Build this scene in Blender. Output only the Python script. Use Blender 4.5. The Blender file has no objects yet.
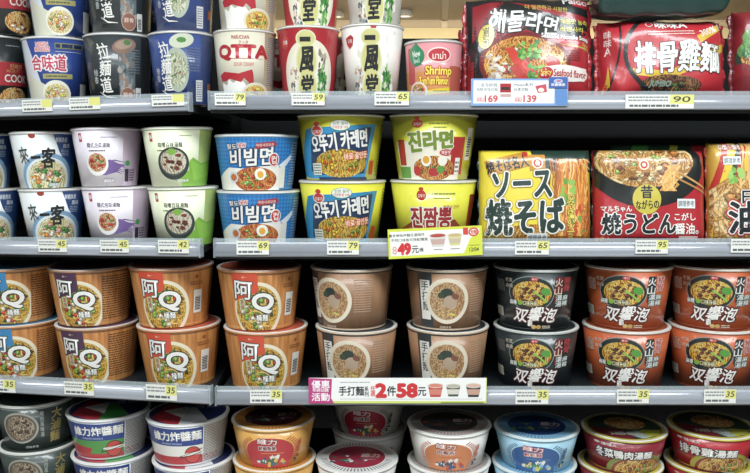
import bpy, bmesh, math, random
from mathutils import Vector, Matrix
R = math.radians
C = bpy.context.scene.collection
SC = bpy.context.scene

# ------------------------------------------------------------------ materials
def lin(h):
    h = h.lstrip('#'); o = []; rgb = [int(h[i:i+2], 16) / 255 for i in (0, 2, 4)]; g = rgb[0]*.3 + rgb[1]*.59 + rgb[2]*.11
    for c in rgb:
        c = .03 + .94*(c*.9 + g*.1)
        o.append(c / 12.92 if c <= .04045 else ((c + .055) / 1.055) ** 2.4)
    return (*o, 1)

_m = {}
def mat(hx, rough=.36, coat=.6, bump=.0, metal=0, film=True):
    """printed paper or plastic of one colour, with the fine ripple of a wrapped film in its coat"""
    k = (hx, rough, coat, bump, metal, film)
    if k in _m: return _m[k]
    coat = coat; m = bpy.data.materials.new('print_' + hx.strip('#')); m.use_nodes = True
    nt = m.node_tree; b = nt.nodes['Principled BSDF']
    b.inputs['Base Color'].default_value = lin(hx)
    b.inputs['Roughness'].default_value = rough
    b.inputs['Metallic'].default_value = metal
    b.inputs['Coat Weight'].default_value = coat
    b.inputs['Coat Roughness'].default_value = .09
    if film:
        tc = nt.nodes.new('ShaderNodeTexCoord'); n = nt.nodes.new('ShaderNodeTexNoise')
        mp = nt.nodes.new('ShaderNodeMapping'); mp.inputs['Scale'].default_value = (1, 1, .35)
        n.inputs['Scale'].default_value = 48; n.inputs['Detail'].default_value = 3
        bp = nt.nodes.new('ShaderNodeBump'); bp.inputs['Strength'].default_value = .5
        bp.inputs['Distance'].default_value = .004
        nt.links.new(tc.outputs['Object'], mp.inputs[0]); nt.links.new(mp.outputs[0], n.inputs['Vector'])
        nt.links.new(n.outputs['Fac'], bp.inputs['Height'])
        nt.links.new(bp.outputs[0], b.inputs['Coat Normal'])
    _m[k] = m
    return m

def tex_mat(name, kind, a, b_, c=None, scale=300, rough=.45):
    """two or three tone procedural print: 'noodle', 'fine', 'wood', 'mottle', 'weave'"""
    k = (name, kind, a, b_, c, scale)
    if k in _m: return _m[k]
    m = bpy.data.materials.new(name); m.use_nodes = True
    nt = m.node_tree; b = nt.nodes['Principled BSDF']; N = nt.nodes.new; L = nt.links.new
    b.inputs['Roughness'].default_value = rough
    b.inputs['Coat Weight'].default_value = .3; b.inputs['Coat Roughness'].default_value = .15
    tc = N('ShaderNodeTexCoord'); mp = N('ShaderNodeMapping'); L(tc.outputs['UV'], mp.inputs[0])
    rp = N('ShaderNodeValToRGB')
    if kind == 'noodle':
        t = N('ShaderNodeTexWave'); t.inputs['Scale'].default_value = scale * .16
        t.inputs['Distortion'].default_value = 14; t.inputs['Detail'].default_value = 2
        t.inputs['Detail Scale'].default_value = 1.2; out = t.outputs['Fac']
        pos = (.15, .5, .85)
    elif kind == 'fine':
        mp.inputs['Scale'].default_value = (1, 1.9, 1)
        t = N('ShaderNodeTexNoise'); t.inputs['Scale'].default_value = scale * 1.5
        t.inputs['Detail'].default_value = 1; out = t.outputs['Fac']; pos = (.44, .5, .56)
    elif kind == 'wood':
        mp.inputs['Scale'].default_value = (1, .12, 1)
        t = N('ShaderNodeTexNoise'); t.inputs['Scale'].default_value = scale
        t.inputs['Detail'].default_value = 4; out = t.outputs['Fac']; pos = (.3, .5, .7)
    elif kind == 'weave':
        t = N('ShaderNodeTexChecker'); t.inputs['Scale'].default_value = scale
        mp.inputs['Rotation'].default_value = (0, 0, .785); out = t.outputs['Fac']; pos = (.3, .5, .7)
    else:
        t = N('ShaderNodeTexNoise'); t.inputs['Scale'].default_value = scale
        t.inputs['Detail'].default_value = 3; out = t.outputs['Fac']; pos = (.4, .5, .6)
    L(mp.outputs[0], t.inputs['Vector']); L(out, rp.inputs[0])
    e = rp.color_ramp.elements
    e[0].position = pos[0]; e[0].color = lin(a); e[1].position = pos[2]; e[1].color = lin(b_)
    if c: x = e.new(pos[1]); x.color = lin(c)
    L(rp.outputs[0], b.inputs['Base Color'])
    _m[k] = m
    return m

def M(x): return mat(x) if isinstance(x, str) else x
FINE_D = tex_mat('fine_print_dark', 'fine', '#2b2622', '#8b6137', scale=300)
FINE_L = tex_mat('fine_print_light', 'fine', '#6d6f72', '#d6d3cc', scale=300)
FINE_W = tex_mat('fine_print_white', 'fine', '#a8b0b6', '#39424a', scale=300)
FINE_B = tex_mat('fine_print_blue', 'fine', '#16233f', '#6d7fa6', scale=300)
FINE_G = tex_mat('fine_print_green', 'fine', '#83923c', '#d7d98a', scale=300)
FINE_M = tex_mat('fine_print_mauve', 'fine', '#9d8ba3', '#d9c9da', scale=300)
FINE_R = tex_mat('fine_print_red', 'fine', '#e6c8b0', '#9c3a28', scale=300)
FINE_K = tex_mat('fine_print_black', 'fine', '#15191a', '#6f7676', scale=300)
WOOD = tex_mat('wood_print', 'wood', '#ad642b', '#dd9850', '#c9803f', scale=130)
BROWN = tex_mat('brown_kraft_print', 'wood', '#8f6446', '#a67a56', scale=60)
BLUEW = tex_mat('blue_diamond_print', 'weave', '#1d6bb8', '#2f86cf', scale=220)

# ------------------------------------------------------------------ text and art
_tx = {}
def text_mesh(s):
    k = s
    if k not in _tx:
        c = bpy.data.curves.new('t', 'FONT'); c.body = s
        c.resolution_u = 3; c.fill_mode = 'FRONT'; c.dimensions = '2D'
        o = bpy.data.objects.new('t', c); me = bpy.data.meshes.new_from_object(o)
        vs = [(v.co.x, v.co.y) for v in me.vertices]; fs = [tuple(p.vertices) for p in me.polygons]
        bpy.data.meshes.remove(me); bpy.data.objects.remove(o); bpy.data.curves.remove(c)
        _tx[k] = (vs, fs)
    return _tx[k]

def blob(cx, cy, rx, ry, rnd, n=9, j=.25):
    return [(cx + rx*(1 + rnd.uniform(-j, j))*math.cos(2*math.pi*i/n), cy + ry*(1 + rnd.uniform(-j, j))*math.sin(2*math.pi*i/n)) for i in range(n)]

def shade(c, k):
    if not isinstance(c, str): return c
    return '#' + ''.join('%02x' % max(0, min(255, int(int(c[i:i+2], 16)*k))) for i in (1, 3, 5))

class Art:
    """flat print, laid out in metres; f in -1..1 across what one sees from the front, v in 0..1 up"""
    def __init__(s, hw, H, curved=False, step=2.2e-5):
        s.hw, s.H, s.curved, s.V, s.F, s.z, s.step = hw, H, curved, [], [], 0.0, step
    def X(s, f): return math.asin(max(-1, min(1, f))) * s.hw if s.curved and abs(f) <= 1 else (f * s.hw if not s.curved else math.copysign(math.pi/2, f)*s.hw + (f - math.copysign(1, f))*s.hw)
    def Y(s, v): return v * s.H
    def W(s, f, w):
        if not s.curved: return w*s.hw
        c = lambda q: math.asin(max(-1, min(1, q)))
        return (c(f + w/2) - c(f - w/2))*s.hw
    def up(s): s.z += s.step
    def add(s, vs, fs, m, dz=0):
        b = len(s.V); s.V += [(x, y, s.z + dz) for x, y in vs]
        m = M(m); s.F += [(tuple(b + i for i in f), m) for f in fs]
    def poly(s, pts, m, raw=False):
        if not raw: pts = [(s.X(a), s.Y(b)) for a, b in pts]
        ar = sum(pts[i][0]*pts[(i+1) % len(pts)][1] - pts[(i+1) % len(pts)][0]*pts[i][1] for i in range(len(pts)))
        if ar < 0: pts = pts[::-1]
        s.up(); s.add(pts, [tuple(range(len(pts)))], m)
    def rect(s, f0, v0, f1, v1, m): s.poly([(f0, v0), (f1, v0), (f1, v1), (f0, v1)], m)
    def ell(s, f, v, w, h, m, rot=0, n=32):
        """w, h: full size; w as a share of the half width, h as a share of the height"""
        cx, cy, rx, ry = s.X(f), s.Y(v), s.W(f, w)/2, h*s.H/2
        s.ellr(cx, cy, rx, ry, m, rot, n)
    def ellr(s, cx, cy, rx, ry, m, rot=0, n=32):
        c, d = math.cos(rot), math.sin(rot); P = []
        for i in range(n):
            a = 2*math.pi*i/n; x, y = rx*math.cos(a), ry*math.sin(a)
            P.append((cx + x*c - y*d, cy + x*d + y*c))
        s.poly(P, m, raw=True)
    def strip(s, pts, wd, m, raw=True, taper=False):
        """a ribbon of width wd along pts"""
        if not raw: pts = [(s.X(a), s.Y(b)) for a, b in pts]
        L_, R_ = [], []
        for i, (x, y) in enumerate(pts):
            a = pts[max(0, i-1)]; b = pts[min(len(pts)-1, i+1)]
            dx, dy = b[0]-a[0], b[1]-a[1]; q = math.hypot(dx, dy) or 1
            ww = wd*(1 - .75*abs(2*i/(len(pts)-1) - 1)) if taper else wd
            L_.append((x - dy/q*ww/2, y + dx/q*ww/2)); R_.append((x + dy/q*ww/2, y - dx/q*ww/2))
        n = len(pts); s.add(R_ + L_, [(i, i+1, n+i+1, n+i) for i in range(n-1)], m)
    def ring(s, f, v, w, h, t, m, a0=0, a1=360, n=40, rot=0):
        cx, cy, rx, ry = s.X(f), s.Y(v), s.W(f, w)/2, h*s.H/2; s.up()
        P = []
        for i in range(n+1):
            a = R(a0 + (a1-a0)*i/n); x, y = rx*math.cos(a), ry*math.sin(a)
            P.append((cx + x*math.cos(rot) - y*math.sin(rot), cy + x*math.sin(rot) + y*math.cos(rot)))
        s.strip(P, t, m)
    def text(s, t, f, v, w, h, m, bold=.015, out=None, rot=0, shear=0, vert=False, rag=0, grow=0):
        """w, h: the box it fills (shares as in ell); out = (colour, mm) lays a border under it"""
        cx, cy, bw, bh = s.X(f), s.Y(v), s.W(f, w), h*s.H
        vs, fs = [], []
        if vert:
            n = len(t)
            for i, ch in enumerate(t):
                a, b = text_mesh(ch); k = len(vs)
                x0, x1 = min(p[0] for p in a), max(p[0] for p in a); y0, y1 = min(p[1] for p in a), max(p[1] for p in a)
                hh = .92 if (y1 - y0) > .35 else .2
                ww = .95
                vs += [((x - x0)/(x1 - x0)*ww, (n - 1 - i) + .46 + ((y - y0)/(y1 - y0) - .5)*hh) for x, y in a]
                fs += [tuple(k + q for q in p) for p in b]
        else:
            vs, fs = text_mesh(t)
        if not vs: return
        x0, x1 = min(p[0] for p in vs), max(p[0] for p in vs); y0, y1 = min(p[1] for p in vs), max(p[1] for p in vs)
        V = []
        for x, y in vs:
            tx_ = (x - x0)/(x1 - x0)
            x_, y_ = (tx_ - .5)*bw, ((y - y0)/(y1 - y0) - .5)*bh*(1 + grow*(tx_ - .5))
            if rag: y_ += rag*bh*math.sin(x_/bh*3.1 + 1); x_ += rag*bh*math.sin(y_/bh*5)
            x_ += shear*y_
            V.append((cx + x_*math.cos(rot) - y_*math.sin(rot), cy + x_*math.sin(rot) + y_*math.cos(rot)))
        ch_h = bh/(len(t) if vert else 1); br = bold*ch_h*(.62 if any(ord(q) > 0x2fff for q in t) else .95); big = ch_h > .006
        for o in (out if isinstance(out, list) else [out] if out else []):
            s.up(); r = o[1]*1e-3*.8 + br; nn = 10 if big else 6
            for k in range(nn):
                a = 2*math.pi*k/nn
                s.add([(x + r*math.cos(a), y + r*math.sin(a)) for x, y in V], fs, o[0], dz=k*1.2e-6)
        s.up(); s.add(V, fs, m)
        if bold > .012:
            nn = 6 if big else 4
            for k in range(nn):
                a = 2*math.pi*(k + .5)/nn
                s.add([(x + br*math.cos(a), y + br*math.sin(a)) for x, y in V], fs, m, dz=(k+1)*1.5e-6)
    def lines(s, f0, v0, f1, v1, n, m, seed=1, th=.45):
        """rows of tiny broken strokes: small print"""
        rnd = random.Random(seed); s.up(); x0, x1 = s.X(f0), s.X(f1)
        for i in range(n):
            y = s.Y(v0 + (v1 - v0)*(i + .5)/n); hh = (s.Y(v1) - s.Y(v0))/n*th; x = x0
            while x < x1:
                q = min(x1 - x, hh*rnd.uniform(.8, 3)); s.add([(x, y-hh/2), (x+q, y-hh/2), (x+q, y+hh/2), (x, y+hh/2)], [(0, 1, 2, 3)], m); x += q + hh*.35
    def fine(s, f0, v0, f1, v1, n, bg, ink, seed=1):
        if bg: s.rect(f0, v0, f1, v1, bg)
        s.lines(f0, v0, f1, v1, n, ink, seed=seed, th=.55)
    def barcode(s, f, v, w, h, m='#e4e2dc', k='#2b2b2b', vert=True):
        s.ellr  # bars stand on a pale card
        x0, x1, y0, y1 = s.X(f) - s.W(f, w)/2, s.X(f) + s.W(f, w)/2, s.Y(v - h/2), s.Y(v + h/2)
        s.poly([(x0, y0), (x1, y0), (x1, y1), (x0, y1)], m, raw=True); s.up(); rnd = random.Random(5)
        if vert:
            y = y0 + (y1-y0)*.12
            while y < y0 + (y1-y0)*.72:
                q = (y1-y0)*rnd.choice((.02, .035, .05)); s.add([(x0+(x1-x0)*.15, y), (x1-(x1-x0)*.15, y), (x1-(x1-x0)*.15, y+q), (x0+(x1-x0)*.15, y+q)], [(0, 1, 2, 3)], k); y += q + (y1-y0)*.025
        else:
            x = x0 + (x1-x0)*.06
            while x < x1 - (x1-x0)*.06:
                q = (x1-x0)*rnd.choice((.015, .03)); s.add([(x, y0+(y1-y0)*.15), (x+q, y0+(y1-y0)*.15), (x+q, y1-(y1-y0)*.15), (x, y1-(y1-y0)*.15)], [(0, 1, 2, 3)], k); x += q + (x1-x0)*.02
    def food(s, f, v, w, h, base=('#7a3d1c', '#d9a254', '#b0702f'), strands=('#e3b765', '#c98f42', '#efcf8c'), tops=(), n=42, seed=1, rim=None, rimw=.1, thick=.055, scale=380):
        """a bowl of noodles printed in an ellipse: broth, strands, toppings [(colour, count, size)...]"""
        rnd = random.Random(seed); cx, cy, rx, ry = s.X(f), s.Y(v), s.W(f, w)/2, h*s.H/2
        if rim: s.ellr(cx, cy, rx*(1+rimw), ry*(1+rimw), rim)
        s.ellr(cx, cy, rx, ry, tex_mat('noodle_print', 'noodle', *base, scale=scale)); rr = min(rx, ry); s.up()
        def clip(x, y):
            q = math.hypot((x-cx)/rx, (y-cy)/ry)
            return (x, y) if q < .96 else (cx + (x-cx)/q*.96, cy + (y-cy)/q*.96)
        for i in range(n):
            a = rnd.uniform(0, 6.28); q = math.sqrt(rnd.random())*.92; x, y = cx + rx*q*math.cos(a), cy + ry*q*math.sin(a)
            d = rnd.uniform(0, 6.28); cv = rnd.uniform(-1, 1); P = []
            for k in range(7):
                P.append(clip(x, y)); x += rr*.14*math.cos(d); y += rr*.14*math.sin(d); d += cv*.55
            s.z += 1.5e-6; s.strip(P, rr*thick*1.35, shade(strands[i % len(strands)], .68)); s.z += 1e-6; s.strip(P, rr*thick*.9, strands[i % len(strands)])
        for col, cnt, sz in tops:
            s.up()
            for i in range(cnt):
                a = rnd.uniform(0, 6.28); q = math.sqrt(rnd.random())*.72; x, y = cx + rx*q*math.cos(a), cy + ry*q*math.sin(a)
                s.z += 1.5e-6
                q = [rr*sz*rnd.uniform(.6, 1.15), rr*sz*rnd.uniform(.5, 1.0)]
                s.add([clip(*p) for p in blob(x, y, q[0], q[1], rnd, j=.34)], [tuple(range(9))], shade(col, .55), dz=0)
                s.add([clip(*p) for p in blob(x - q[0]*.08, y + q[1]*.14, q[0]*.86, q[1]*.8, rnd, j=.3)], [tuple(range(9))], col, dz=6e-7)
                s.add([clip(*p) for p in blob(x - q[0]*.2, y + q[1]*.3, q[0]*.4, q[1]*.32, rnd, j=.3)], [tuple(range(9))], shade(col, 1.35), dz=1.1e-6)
        return s
    def bits(s, f, v, w, h, cols, n, sz, seed=1, long=1.6):
        rnd = random.Random(seed); s.up()
        for i in range(n):
            x = s.X(f) + s.W(f, w)/2*rnd.uniform(-1, 1); y = s.Y(v) + h*s.H/2*rnd.uniform(-1, 1); s.z += 1e-6
            s.add(blob(x, y, sz*rnd.uniform(.6, 1.2), sz*long*rnd.uniform(.6, 1.2), rnd, j=.35), [tuple(range(9))], cols[i % len(cols)])
    def into(s, bm, mats, fn, cutx, cuty=None, lim=None):
        """cut into strips, bend with fn(x, y, z) and add to bm"""
        if not s.V: return
        t = bmesh.new(); vv = [t.verts.new(p) for p in s.V]
        for f, m in s.F:
            try: fc = t.faces.new([vv[i] for i in f])
            except ValueError: continue
            if m not in mats: mats.append(m)
            fc.material_index = mats.index(m)
        if lim:
            for co, no in (((lim[0], 0, 0), (-1, 0, 0)), ((lim[1], 0, 0), (1, 0, 0)), ((0, lim[2], 0), (0, -1, 0)), ((0, lim[3], 0), (0, 1, 0))):
                bmesh.ops.bisect_plane(t, geom=t.verts[:]+t.edges[:]+t.faces[:], plane_co=co, plane_no=no, clear_outer=True, dist=1e-9)
        x0, x1 = min(v.co.x for v in t.verts), max(v.co.x for v in t.verts)
        k = math.ceil(x0/cutx)
        while k*cutx < x1:
            bmesh.ops.bisect_plane(t, geom=t.verts[:]+t.edges[:]+t.faces[:], plane_co=(k*cutx, 0, 0), plane_no=(1, 0, 0), dist=1e-9); k += 1
        if cuty:
            y0, y1 = min(v.co.y for v in t.verts), max(v.co.y for v in t.verts); k = math.ceil(y0/cuty)
            while k*cuty < y1:
                bmesh.ops.bisect_plane(t, geom=t.verts[:]+t.edges[:]+t.faces[:], plane_co=(0, k*cuty, 0), plane_no=(0, 1, 0), dist=1e-9); k += 1
        uv = bm.loops.layers.uv.verify(); mp = {}
        for v in t.verts: mp[v] = bm.verts.new(fn(*v.co))
        for f in t.faces:
            try: nf = bm.faces.new([mp[v] for v in f.verts])
            except ValueError: continue
            nf.material_index = f.material_index; nf.smooth = True
            for l, v in zip(nf.loops, f.verts): l[uv].uv = (v.co.x, v.co.y)
        t.free()

def link(name, bm, mats, parent=None):
    me = bpy.data.meshes.new(name); bm.to_mesh(me); bm.free()
    for m in mats: me.materials.append(m)
    o = bpy.data.objects.new(name, me); C.objects.link(o)
    if parent: o.parent = parent
    return o

def lathe(bm, prof, seg, mi, uvr=None):
    """prof: [(r, z, material index)]; closed at r=0 ends"""
    uv = bm.loops.layers.uv.verify(); rings = []
    for r, z, _ in prof:
        rings.append([bm.verts.new((0, 0, z))] if r < 1e-6 else [bm.verts.new((r*math.sin(2*math.pi*i/seg), -r*math.cos(2*math.pi*i/seg), z)) for i in range(seg)])
    for k in range(len(prof)-1):
        a, b = rings[k], rings[k+1]
        for i in range(seg):
            j = (i+1) % seg
            q = [a[i % len(a)], a[j % len(a)], b[j % len(b)], b[i % len(b)]]
            q = [v for n, v in enumerate(q) if v not in q[:n]]
            if len(q) < 3: continue
            f = bm.faces.new(q); f.material_index = prof[k][2]; f.smooth = True
            th0 = 2*math.pi*(i if i <= seg/2 else i-seg)/seg
            for l in f.loops:
                x, y, z = l.vert.co; th = th0 if l.vert in (a[i % len(a)], b[i % len(b)]) else th0 + 2*math.pi/seg
                l[uv].uv = (th*(uvr or .06), z)

def box(bm, x0, x1, y0, y1, z0, z1, mi=0, cut=0):
    v = [bm.verts.new(p) for p in ((x0,y0,z0),(x1,y0,z0),(x1-cut,y1,z0),(x0,y1,z0),(x0,y0,z1),(x1,y0,z1),(x1-cut,y1,z1),(x0,y1,z1))]
    for f in ((0,3,2,1),(4,5,6,7),(0,1,5,4),(1,2,6,5),(2,3,7,6),(3,0,4,7)):
        bm.faces.new([v[i] for i in f]).material_index = mi

def empty(name):
    o = bpy.data.objects.new(name, None); o.empty_display_size = .03; C.objects.link(o); return o

# ------------------------------------------------------------------ cups and bowls
def make_cup(name, rt, rb, H, body, art_fn, lid_fn=None, lid='#e9e6df', rim='#eceae4', base='#d9d6cf'):
    """a paper cup: body with its print, rolled rim, peel-off lid; front looks along -Y"""
    root = empty(name)
    bm = bmesh.new(); mats = [M(body), M(base)]
    hb = H - .0025
    lathe(bm, [(0, .004, 1), (rb-.003, .004, 1), (rb-.003, 0, 1), (rb, 0, 0), (rt-.0012, hb, 0), (rt-.003, hb, 1), (0, hb-.0005, 1)][:6], 96, 0, (rt+rb)/2)
    rm = (rt + rb)/2
    A = Art(rm, hb, curved=True); art_fn(A)
    def fn(x, y, z):
        t = y/hb; r = rb + (rt-.0012-rb)*t + 1.0e-4 + z; th = x/rm
        return (r*math.sin(th), -r*math.cos(th), y)
    A.into(bm, mats, fn, .0025, lim=(-rm*2.9, rm*2.9, .0003, hb-.0003))
    link('cup_body', bm, mats, root)
    bm = bmesh.new()
    pr = [(rt-.002 + .0024*math.cos(a), hb - .0006 + .0019*math.sin(a), 0) for a in [2*math.pi*i/10 for i in range(11)]]
    lathe(bm, pr, 96, 0); bmesh.ops.remove_doubles(bm, verts=bm.verts[:], dist=1e-6)
    link('rim', bm, [M(rim)], root)
    bm = bmesh.new(); mats = [M(lid)]
    lathe(bm, [(rt-.0002, hb+.0014, 0), (rt-.0022, hb+.0024, 0), (rt-.005, hb+.0018, 0), (0, hb+.0018, 0)], 64, 0)
    # a peel tab that folds over the rim
    if lid_fn:
        A = Art(rt-.004, rt-.004); lid_fn(A)
        A.into(bm, mats, lambda x, y, z: (x, y, hb+.0019+z), .02)
    link('lid', bm, mats, root)
    return root

def copy_tree(o, parent=None):
    c = o.copy(); C.objects.link(c); c.parent = parent
    for ch in list(o.children): copy_tree(ch, c)
    return c

WH, BK, NV = '#eeece6', '#1a1d1f', '#15284f'
WARM = dict(base=('#7a3d1c', '#d9a254', '#b0702f'), strands=('#e3b765', '#c98f42', '#efcf8c'))

def art_ahq(band, red=0):
    def fn(A):
        A.rect(-1.6, 0, 1.6, 1, WOOD)
        A.rect(-1.6, .94, 1.6, .965, '#7a4a2a'); A.rect(-1.6, .035, 1.6, .055, '#d9a25a')
        A.ell(-.06, .34, 1.2, .98, '#ece0c2', n=48)
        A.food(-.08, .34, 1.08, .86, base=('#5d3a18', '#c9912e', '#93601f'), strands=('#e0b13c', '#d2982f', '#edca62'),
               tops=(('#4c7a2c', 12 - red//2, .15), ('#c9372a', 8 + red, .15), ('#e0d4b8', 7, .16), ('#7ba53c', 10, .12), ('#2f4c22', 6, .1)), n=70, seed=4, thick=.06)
        A.poly([(-.66, .97), (-.06, .97), (-.04, .66), (-.62, .50)], band)
        A.text('統一', -.36, .91, .12, .035, '#e9c9a8', .02)
        A.rect(-.52, .34, -.38, .54, '#b9c89a'); A.text('蔥燒', -.45, .44, .09, .17, '#b03028', .02, vert=True)
        A.text('阿', -.41, .69, .40, .30, WH, .028, out=(BK, 1.9), rot=-.05)
        A.text('Q', .07, .47, .52, .32, WH, .05, out=(BK, 2.2), rot=-.08)
        A.text('桶麵', .05, .22, .31, .11, WH, .03, out=('#2c3a2a', 1.1))
        A.ell(.70, .85, .07, .06, '#8a4a22'); A.lines(.56, .70, .82, .78, 2, '#8d4f26')
        A.barcode(.74, .42, .17, .40)
        A.fine(.96, .1, 1.9, .92, 17, None, '#7a4a26')
    return fn
def art_ahq_side(band):
    f0 = art_ahq(band, 12)
    def fn(A):
        f0(A); A.rect(.50, .06, 1.3, .93, WOOD); A.fine(.50, .10, 1.0, .90, 19, None, '#4f3320'); A.fine(1.02, .10, 1.3, .90, 15, None, '#6a452a', 4)
    return fn

def art_shouda(A):
    A.rect(-1.7, .955, 1.7, 1, '#2d3234'); A.rect(-1.7, .0, 1.7, .03, '#cdb39a')
    A.rect(-.70, .03, -.36, .955, '#2c3336')
    A.rect(-.66, .17, -.42, .84, '#e9e6de')
    A.text('手打麵', -.54, .57, .17, .50, BK, .015, vert=True)
    A.ell(.02, .50, 1.08, .77, '#e4d8c0', n=48)
    A.food(.02, .50, .90, .64, base=('#8a5c38', '#c39a6c', '#a67a4c'), strands=('#caa06e', '#b98c5a', '#dcb88a'), n=55, seed=9, thick=.05)
    A.ell(.0, .63, .34, .18, '#24322a', .2, n=11); A.ell(-.14, .60, .16, .11, '#2f4430', n=9); A.ell(.1, .49, .36, .22, '#b39a80', -.2, n=12); A.ell(.22, .58, .2, .1, '#7a4636', -.5, n=9)
    A.bits(.06, .30, .36, .10, ('#d8c23e', '#e6d566'), 14, .0016, seed=2, long=.8)
    A.text('調理參考', -.02, .055, .32, .045, '#d8c3ac', .01)
    A.lines(.60, .30, .90, .88, 14, '#c2a184', th=.35); A.rect(1.2, .1, 2.4, .9, FINE_D)

def art_boom(bg, side, vert_col):
    def fn(A):
        A.rect(-1.7, 0, 1.7, .03, side)
        A.ell(-.10, .62, 1.06, .56, '#1c2a2c', n=40); A.ring(-.10, .62, 1.08, .58, .0014, '#8b9a92')
        A.food(-.08, .62, .94, .43, base=('#8a4a14', '#e0ac38', '#c07c22'), strands=('#eccb5a', '#e2b23c', '#f0d980'),
               tops=(('#6a3420', 12, .2), ('#4c2216', 9, .18), ('#8a4a30', 6, .14)), n=60, seed=6)
        A.ell(.26, .66, .24, .13, '#4c9a34', -.3, n=9); A.strip([(A.X(-.05), A.Y(.66)), (A.X(.1), A.Y(.60)), (A.X(.3), A.Y(.48))], .003, '#8ac23c'); A.up()
        A.ell(-.02, .87, .18, .07, '#c3272b'); A.text('維力', -.02, .87, .12, .035, WH, .01)
        A.text('老饕', -.62, .83, .17, .07, '#cfc6b4', .01); A.text('麻辣', -.62, .73, .17, .07, '#cfc6b4', .01)
        A.text('麻辣', -.54, .46, .17, .085, WH, .02, out=('#28301f', 1))
        A.ell(-.37, .46, .12, .08, '#7bb23a'); A.text('口味升級', -.12, .46, .34, .075, '#e8e3b0', .02, out=('#28301f', 1))
        A.text('双響泡', .02, .27, 1.06, .235, WH, .03, out=[('#4a0e12', 2.7)], rag=.09, rot=.03, shear=.12)
        A.text('霸', -.12, .12, .12, .10, WH, .02, out=('#5a1418', 1.2))
        A.ell(-.02, .06, .13, .07, '#c9a05c'); A.ell(.11, .06, .13, .07, '#b98c48'); A.lines(.2, .03, .42, .09, 2, '#d9ccb4')
        A.rect(.47, .47, .63, .90, '#223033' if side != '#0f1518' else '#7a1c22'); A.text('火山', .55, .74, .18, .27, WH if side != '#0f1518' else '#e8c7b0', .03, out=(BK, .9), vert=True)
        A.text('豬骨', .74, .77, .15, .25, vert_col, .03, out=(WH if side != '#0f1518' else BK, .8), vert=True)
        A.text('濃湯', .58, .50, .15, .2, '#dfe6e0', .02, out=(BK, .9), vert=True)
        A.text('麻辣', .73, .50, .12, .18, '#dfe6e0', .02, out=('#46615c', 1), vert=True)
        A.rect(-.99, .18, -.82, .34, '#cfc9b8'); A.lines(-.985, .19, -.84, .33, 5, '#2f3b38'); A.rect(-.9, .62, -.72, .82, FINE_K if side == '#0f1518' else FINE_R)
        A.rect(-2.3, .1, -1.15, .9, FINE_K if side == '#0f1518' else FINE_R)
    return fn

def art_laiyike(A):
    A.rect(.55, 0, 1.8, 1, '#35507a'); A.poly([(.25, 1), (1, 1), (1, .5), (.72, .36), (.45, .66)], '#1f3f7c')
    A.ell(.05, .18, 1.62, .92, '#7ea6c8', n=44); A.ell(.05, .16, 1.46, .80, '#dfe8ec', n=44)
    A.food(.05, .16, 1.30, .72, base=('#8a9a5a', '#e8dcae', '#c9b67c'), strands=('#ecdca4', '#e0c98a', '#f4ecc8'),
           tops=(('#e58a3a', 14, .15), ('#4f8a3c', 14, .16), ('#e2a79a', 10, .13), ('#2e6a34', 8, .1), ('#f0e8d0', 8, .12)), n=40, seed=12)
    A.ell(-.35, .95, .2, .09, '#a83a2c')
    A.text('來', -.66, .60, .26, .30, '#3a4a4c', .02, rot=.1); A.text('一', -.30, .56, .30, .05, BK, .05, rot=.05)
    A.text('客', .10, .54, .42, .36, BK, .045, rag=.03)
    A.text('鮮蝦魚板', .52, .87, .34, .09, '#dbe4f0', .02); A.text('風味', .66, .76, .2, .08, '#dbe4f0', .02); A.lines(.5, .58, .74, .70, 4, '#9fb6d6')
    A.text('調理參考', .30, .06, .40, .06, '#eef2f4', .02, out=('#6a7a86', .6))
    A.rect(1.0, .1, 1.9, .9, FINE_B)

def art_pink(A):
    A.rect(.45, 0, 2.2, 1, '#c9b2cc')
    A.rect(-.80, .78, -.72, .93, '#c8384a'); A.ell(-.76, .86, .06, .08, '#f0dfe0')
    A.text('韓式泡菜湯麵', -.28, .72, .66, .085, '#3a2a3c', .015); A.lines(-.56, .60, -.08, .65, 1, '#7a667c'); A.lines(-.2, .84, .3, .87, 1, '#a894aa')
    A.poly([(-.25, .42), (.05, .47), (.3, .40), (.56, .37), (.40, .33), (.2, .24), (-.1, .20), (-.3, .2)], '#7d62a2'); [A.strip([(A.X(-.1), A.Y(v)), (A.X(.2), A.Y(v + .015)), (A.X(.48 + .1*math.sin(v*90)), A.Y(v - .035))], .0022, '#6f5296', taper=True) or A.up() for v in (.44, .40, .36, .32, .28, .25)]
    A.bits(.38, .31, .4, .14, ('#6b4a94', '#8a70ae'), 16, .0013, seed=3, long=.5)
    A.ell(-.36, .40, .66, .42, '#f2efec'); A.food(-.36, .42, .54, .32, base=('#a23a26', '#dca06a', '#c86a44'), strands=('#e6c49a', '#d8a878'),
           tops=(('#b4332a', 10, .2), ('#4d8a3c', 5, .16), ('#e6c6a4', 6, .14)), n=24, seed=3)
    A.ell(.60, .40, .14, .10, '#3e9a4c'); A.rect(.52, .08, .64, .30, '#2c2a30'); A.lines(.66, .08, .82, .30, 5, '#3a3640')
    A.text('調理參考', -.02, .10, .34, .06, '#f2eef2', .02, out=('#8a7a90', .5)); A.rect(.95, .1, 2.1, .9, FINE_M)

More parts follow.
